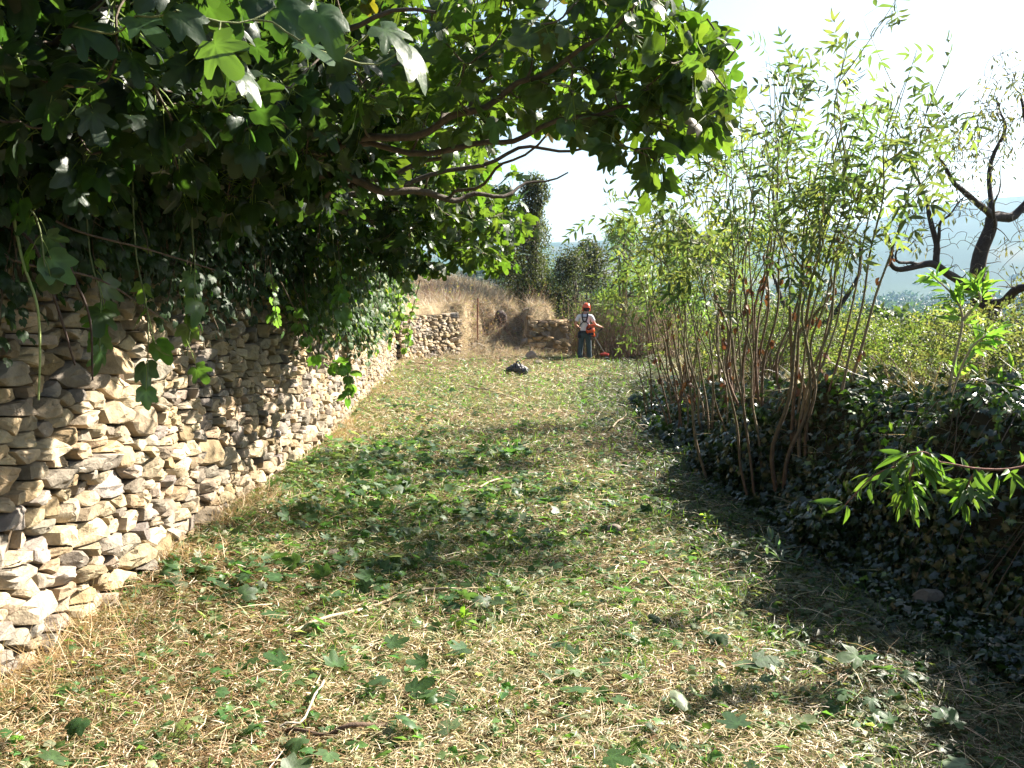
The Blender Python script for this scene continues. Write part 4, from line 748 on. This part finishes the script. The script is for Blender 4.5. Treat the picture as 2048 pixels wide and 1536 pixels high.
# ------------------------------------------------------------------ the man
M_SKIN = solid('skin', .55, .4, 40, .1, .05, col=(.42, .20, .13)); M_SHIRT = solid('white cotton', .9, .2, 9, .06, .5, bdist=.03, col=(.62, .60, .60)); M_JEAN = solid('dark work trousers', .85, .2, 11, .25, .6, bdist=.03, col=(.045, .065, .075))
M_ORANGE = solid('orange plastic', .25, .5, 5, .05, .0, col=(.55, .085, .03)); M_BLACK = solid('black webbing', .7, .3, 60, .2, .2, col=(.018, .02, .03)); M_METAL = solid('grey metal', .35, .5, 20, .1, .0, metallic=.8, col=(.35, .35, .35)); M_HAIR = solid('dark hair', .7, .3, 80, .3, .3, col=(.02, .013, .01))
M_EYE = solid('eye', .2, .5, 5, 0, 0, col=(.6, .58, .55))
mz = float(height(2.25, 31)); man = empty('person', (2.25, 31, mz), 'person in orange helmet and white T-shirt seen from behind at the lane end', 'person'); man.rotation_euler = (0, 0, R(-8))
def skin(name, vs, es, rs, mat, parent, sub=2, root=0):
    me = bpy.data.meshes.new(name); me.from_pydata(vs, es, []); me.materials.append(mat); o = bpy.data.objects.new(name, me); COL.objects.link(o); o.parent = parent
    md = o.modifiers.new('Skin', 'SKIN'); md.use_smooth_shade = True; md.branch_smoothing = .4
    if not me.skin_vertices: me.attributes  # layer is created with the modifier
    for i_, r_ in enumerate(rs): sv = me.skin_vertices[0].data[i_]; sv.radius = r_ if isinstance(r_, tuple) else (r_, r_)
    me.skin_vertices[0].data[root].use_root = True
    ss = o.modifiers.new('Sub', 'SUBSURF'); ss.levels = sub; ss.render_levels = sub; return o
V = [(0, 0, .97), (0, .01, 1.15), (0, .02, 1.34), (0, .03, 1.46), (.005, .05, 1.53), (.02, .08, 1.60), (.03, .10, 1.67), (.035, .10, 1.745), (.04, .19, 1.66), (.03, .165, 1.60)]
E = [(0, 1), (1, 2), (2, 3), (3, 4), (4, 5), (5, 6), (6, 7), (6, 8), (5, 9)]; Rr_ = [.13, .12, .14, .09, .055, .06, .088, .07, .014, .03]
def chain(par, pts, rs):
    for p, r_ in zip(pts, rs): V.append(tuple(p)); Rr_.append(r_); E.append((par, len(V)-1)); par = len(V)-1
    return par
def hand(w_i, wp, d, side):                  # palm, five separate bent fingers curled round a grip
    d = np.array(d)/np.linalg.norm(d); wp = np.array(wp); pl = chain(w_i, [wp+d*.05], [.028]); pc = wp+d*.05; sx = np.cross(d, (0, 0, 1)); sx /= np.linalg.norm(sx)
    for k_, (o_, L) in enumerate(((-.03, .8), (-.01, 1), (.01, .95), (.028, .75))):
        b = pc+d*.03+sx*o_; chain(pl, [b, b+d*.032*L, b+d*.04*L-np.array((0, 0, .028*L)), b+d*.02*L-np.array((0, 0, .045*L))], [.010, .0095, .009, .008])
    t = pc+sx*side*.035-d*.01; chain(pl, [t, t+d*.025+sx*side*.012-np.array((0, 0, .015)), t+d*.045-np.array((0, 0, .03))], [.011, .010, .009])
for s_, el, wr in ((-1, (-.30, -.05, 1.17), (-.20, .22, 1.07)), (1, (.31, .0, 1.17), (.46, .24, 1.10))):
    sh = (s_*.175, .02, 1.415); a = chain(3, [sh, tuple((np.array(sh)*.5+np.array(el)*.5)), el, tuple(np.array(el)*.45+np.array(wr)*.55), wr], [.062, .05, .042, .037, .027])
    hand(a, wr, np.array(wr)-np.array(el), -s_)
for s_, pts in ((-1, [(-.10, 0, .88), (-.13, .03, .5), (-.155, -.02, .09), (-.17, .12, .045)]), (1, [(.10, 0, .88), (.125, .05, .5), (.15, .0, .09), (.19, .14, .045)])):
    chain(0, pts, [.085, .058, .04, .03])
skin('body', V, E, Rr_, M_SKIN, man)
skin('shirt', [(0, 0, .93), (0, 0, 1.0), (0, .01, 1.16), (0, .02, 1.34), (0, .03, 1.44), (0, .04, 1.495), (-.19, .02, 1.425), (-.235, -.005, 1.31), (-.262, -.02, 1.25), (.19, .02, 1.425), (.24, .01, 1.31), (.268, .005, 1.25)],
     [(0, 1), (1, 2), (2, 3), (3, 4), (4, 5), (4, 6), (6, 7), (7, 8), (4, 9), (9, 10), (10, 11)], [.155, .16, .155, .175, .12, .065, .085, .075, .078, .085, .075, .078], M_SHIRT, man)
skin('trousers', [(0, 0, .99), (0, 0, .90), (-.10, 0, .80), (-.13, .03, .50), (-.15, -.01, .2), (-.155, -.02, .08), (.10, 0, .80), (.125, .05, .50), (.145, .01, .2), (.15, .0, .08)],
     [(0, 1), (1, 2), (2, 3), (3, 4), (4, 5), (1, 6), (6, 7), (7, 8), (8, 9)], [.155, .15, .108, .085, .078, .085, .108, .085, .078, .085], M_JEAN, man)
for s_, a, b in ((-1, (-.155, -.05, .05), (-.175, .16, .04)), (1, (.15, -.03, .05), (.195, .18, .04))): skin('boot', [a, tuple((np.array(a)+b)/2+(0, 0, .01)), b, (a[0], a[1]+.01, .16)], [(0, 1), (1, 2), (0, 3)], [.05, .05, .045, .055], M_BLACK, man)
def lathe(c_, prof, n=24, sx=1, sy=1):
    a = np.arange(n)*2*math.pi/n; v = np.array([(c_[0]+math.cos(t)*r_*sx, c_[1]+math.sin(t)*r_*sy, c_[2]+z) for r_, z in prof for t in a]); m = len(prof); k_ = np.arange(n)
    return v, np.vstack([np.stack([i_*n+k_, i_*n+(k_+1) % n, (i_+1)*n+(k_+1) % n, (i_+1)*n+k_], -1) for i_ in range(m-1)])
def child(o): o.location = (0, 0, 0); return o
hc = (.033, .10, 1.70)
mb = MB(); mb.add(*lathe(hc, [(.132, -.012), (.136, -.004), (.122, .0), (.121, .03), (.112, .07), (.088, .105), (.05, .125), (.016, .132), (.0, .133)], sy=1.12)); v, f = lathe((hc[0], hc[1]+.1, hc[2]-.008), [(.085, 0), (.085, .008), (.0, .009)]); mb.add(v, f)
for dx in (-.03, 0, .03): mb.tubes(np.array([[(hc[0]+dx, hc[1]-.11, hc[2]+.07), (hc[0]+dx, hc[1], hc[2]+.135), (hc[0]+dx, hc[1]+.11, hc[2]+.07)]]), np.full((1, 3), .008), 6, (1, 1, 1))
child(mb.build('helmet', M_ORANGE, man, smooth=True, sharp=40))
for s_ in (-1, 1):
    mb = MB(); v, f = lathe((0, 0, 0), [(.0, -.025), (.04, -.025), (.048, -.012), (.048, .012), (.04, .022), (.0, .024)], 18); v = np.stack([v[:, 2]*s_+hc[0]+s_*.105, v[:, 0]+hc[1]+.0, v[:, 1]*1.25+hc[2]-.06], -1); mb.add(v, f)
    em = child(mb.build('ear_defender', M_ORANGE, man, smooth=True)); mb = MB(); mb.tubes(np.array([[(hc[0]+s_*.12, hc[1], hc[2]-.04), (hc[0]+s_*.135, hc[1], hc[2]+.02)]]), np.full((1, 2), .006), 6, (1, 1, 1)); a = mb.build('arm', M_BLACK, em); a.location = (0, 0, 0)
mb = MB(); v, f = lathe((hc[0], hc[1]-.012, hc[2]-.08), [(.06, -.045), (.088, -.03), (.098, .0), (.1, .04), (.104, .08)]); mb.add(v, f); child(mb.build('hair', M_HAIR, man, smooth=True))
for s_ in (-1, 1): mb = MB(); mb.add(*lathe((hc[0]+s_*.032, hc[1]+.088, hc[2]-.03), [(.0, -.011), (.009, -.006), (.011, 0), (.009, .006), (0, .011)], 10)); child(mb.build('eye', M_EYE, man, smooth=True))
def strap(pts, w_, th=.012, n=14):
    q = bez(np.array(pts, float), n); T = nrm(np.gradient(q, axis=0)); ou = nrm(np.stack([q[:, 0]*.4, q[:, 1]-.02, 0*q[:, 0]], -1)); sd = nrm(np.cross(T, ou)); a = q+sd*w_/2; b = q-sd*w_/2
    v = np.vstack([a, b, a+ou*th, b+ou*th]); k_ = np.arange(n-1); f = np.vstack([np.stack([2*n+k_, 2*n+k_+1, 3*n+k_+1, 3*n+k_], -1), np.stack([k_, k_+1, 2*n+k_+1, 2*n+k_], -1), np.stack([n+k_, n+k_+1, 3*n+k_+1, 3*n+k_], -1)]); return v, f
mb = MB()
for s_ in (-1, 1):
    mb.add(*strap([(s_*.075, .17, 1.36), (s_*.085, .1, 1.49), (s_*.085, -.02, 1.535), (s_*.082, -.10, 1.46), (s_*.068, -.158, 1.36), (s_*.04, -.172, 1.27)], .045))
    mb.add(*strap([(s_*.04, -.172, 1.27), (s_*.10, -.155, 1.2), (s_*.155, -.08, 1.12), (s_*.185, .03, 1.05), (s_*.14, .14, 1.02)], .03))
mb.add(*strap([(-.085, -.16, 1.40), (0, -.172, 1.40), (.085, -.16, 1.40)], .03)); mb.add(*strap([(-.06, -.178, 1.275), (0, -.182, 1.265), (.06, -.178, 1.275)], .055)); child(mb.build('harness', M_BLACK, man, smooth=False))
mb = MB(); mb.add(*lathe((0, 0, .93), [(.168, 0), (.176, .01), (.176, .055), (.168, .06)], 28)); mb.box((-.17, -.03, .84), (.08, .15, .18), .2); mb.box((-.17, -.03, .935), (.09, .16, .03), .2); child(mb.build('tool_belt', M_BLACK, man))
# brushcutter held at his right hip
bc = empty('brushcutter', (2.25, 31, mz), 'orange brushcutter hanging from the harness at his right hip', 'brushcutter'); bc.rotation_euler = man.rotation_euler
def bchild(mb, n_, m, par=None): o = mb.build(n_, m, par or bc, smooth=True, sharp=35); o.location = (0, 0, 0); return o
ax0, ax1 = np.array((.17, -.22, 1.03)), np.array((.62, 1.05, .12)); ad_ = (ax1-ax0)/np.linalg.norm(ax1-ax0)
mb = MB(); mb.tubes((ax0+ad_*np.array([[.25], [.6], [1.0], [1.5], [1.55]]))[None], np.full((1, 5), .013), 8, (1, 1, 1)); bchild(mb, 'shaft', M_METAL)
mb = MB(); mb.tubes((ax0+ad_*np.array([[-.10], [-.08], [0.0], [.08], [.13], [.2], [.36], [.42]]))[None], np.array([[.03, .11, .14, .135, .10, .06, .045, .02]]), 14, (1, 1, 1)); mb.box(tuple(ax0+(.02, -.02, .10)), (.17, .16, .10), .3); en = bchild(mb, 'engine', M_ORANGE)
mb = MB(); mb.tubes((ax0+ad_*np.array([[-.14], [-.09]]))[None], np.array([[.07, .085]]), 12, (1, 1, 1)); mb.box(tuple(ax0+(.02, -.02, -.13)), (.16, .14, .07), .3); bchild(mb, 'fuel_tank', M_BLACK, en)
mb = MB(); hp = ax0+ad_*.55; mb.tubes(bez([(-.17, .30, 1.03), (-.05, .36, .92), hp+(0, 0, .03), (.38, .33, .9), (.52, .33, 1.05)], 16)[None], np.full((1, 16), .012), 8, (1, 1, 1)); mb.tubes(np.array([[(.47, .325, .99), (.52, .33, 1.06)], [(-.13, .33, 1.0), (-.18, .29, 1.05)]]), np.full((2, 2), .02), 8, (1, 1, 1)); bchild(mb, 'handlebar', M_BLACK)
mb = MB(); gp = ax0+ad_*1.42; a = np.linspace(-1.3, 1.3, 10); fan = np.array([(gp[0]+math.sin(t)*.16, gp[1]-math.cos(t)*.16, gp[2]-.02) for t in a]); top = np.vstack([[gp+(0, 0, .03)], fan]); v = np.vstack([top, top-(0, 0, .05)]); k_ = np.arange(1, 10)
mb.add(v, np.vstack([np.stack([0*k_, k_, k_+1], -1), np.stack([0*k_+11, k_+12, k_+11], -1)])); mb.add(v, np.stack([k_, k_+1, k_+12, k_+11], -1)); bchild(mb, 'guard', solid('dark red plastic', .4, .5, 5, .05, 0, col=(.38, .035, .02)))
mb = MB(); v, f = lathe(tuple(ax1+(0, 0, -.05)), [(.0, .03), (.045, .03), (.05, 0), (.13, -.003), (.13, -.006), (.0, -.01)], 20); mb.add(v, f); bchild(mb, 'cutting_head', M_METAL)

# ------------------------------------------------------------------ rumpled dark bag left on the grass
M_BAG = solid('dark nylon', .5, .5, 6, .35, .7, bdist=.05, col=(.085, .08, .085))
p = on(1035, 752)+(0, .1, .0); e = empty('backpack', tuple(p), 'crumpled dark grey backpack dropped on the grass at the lane end', 'bag')
def lump(c_, s_, seed, rot):
    import bmesh
    bm = bmesh.new(); bmesh.ops.create_icosphere(bm, subdivisions=4, radius=1); v = np.array([x.co[:] for x in bm.verts]); f = np.array([[q.index for q in x.verts] for x in bm.faces]); bm.free()
    v = np.sign(v)*np.abs(v)**.75; n_ = np.abs(fbm(v[:, 0]*1.6+seed, v[:, 1]*1.6+v[:, 2]*1.9, seed)-.5)*2; v *= (.78+.62*n_)[:, None]; ca, sa = math.cos(rot), math.sin(rot); v = v*np.array(s_)*.5
    return np.stack([v[:, 0]*ca-v[:, 2]*sa, v[:, 1], v[:, 0]*sa+v[:, 2]*ca], -1)+c_, f
for nm, c_, s_, sd, ro in (('bag_body', (.06, 0, .15), (.42, .34, .28), 3, -.55), ('top_flap', (-.17, .02, .17), (.26, .28, .16), 8, .5), ('side_pocket', (.19, -.1, .10), (.16, .16, .22), 13, -.3)):
    mb = MB(); mb.add(*lump(p+c_, s_, sd, ro)); mb.build(nm, M_BAG, e, smooth=True)
for pts in ([(-.05, -.16, .22), (-.02, -.2, .36), (.05, -.16, .34), (.12, -.17, .16), (.14, -.18, .05)], [(-.15, -.1, .18), (-.28, -.12, .13), (-.33, -.1, .14), (-.22, -.14, .05), (-.1, -.16, .06)]):
    mb = MB(); q = bez(np.array(pts)+p, 16); mb.tubes(q[None], np.full((1, 16), .018), 6, (1, 1, 1)); mb.build('strap', M_BLACK, e, smooth=True)

# ------------------------------------------------------------------ valley haze
mb = MB(); mb.box((0, 2000, 165), (11400, 7200, 500)); hz = mb.build('haze', M_STONE); hm = bpy.data.materials.new('air'); hm.use_nodes = True; n = hm.node_tree.nodes; n.clear(); o_ = n.new('ShaderNodeOutputMaterial'); pv = n.new('ShaderNodeVolumePrincipled')
pv.inputs['Color'].default_value = (.4, .68, 1, 1); pv.inputs['Density'].default_value = .00010; pv.inputs['Anisotropy'].default_value = .3; hm.node_tree.links.new(pv.outputs[0], o_.inputs['Volume']); hz.data.materials.clear(); hz.data.materials.append(hm); tag(hz, 'thin blue haze in the valley air', kind='stuff')
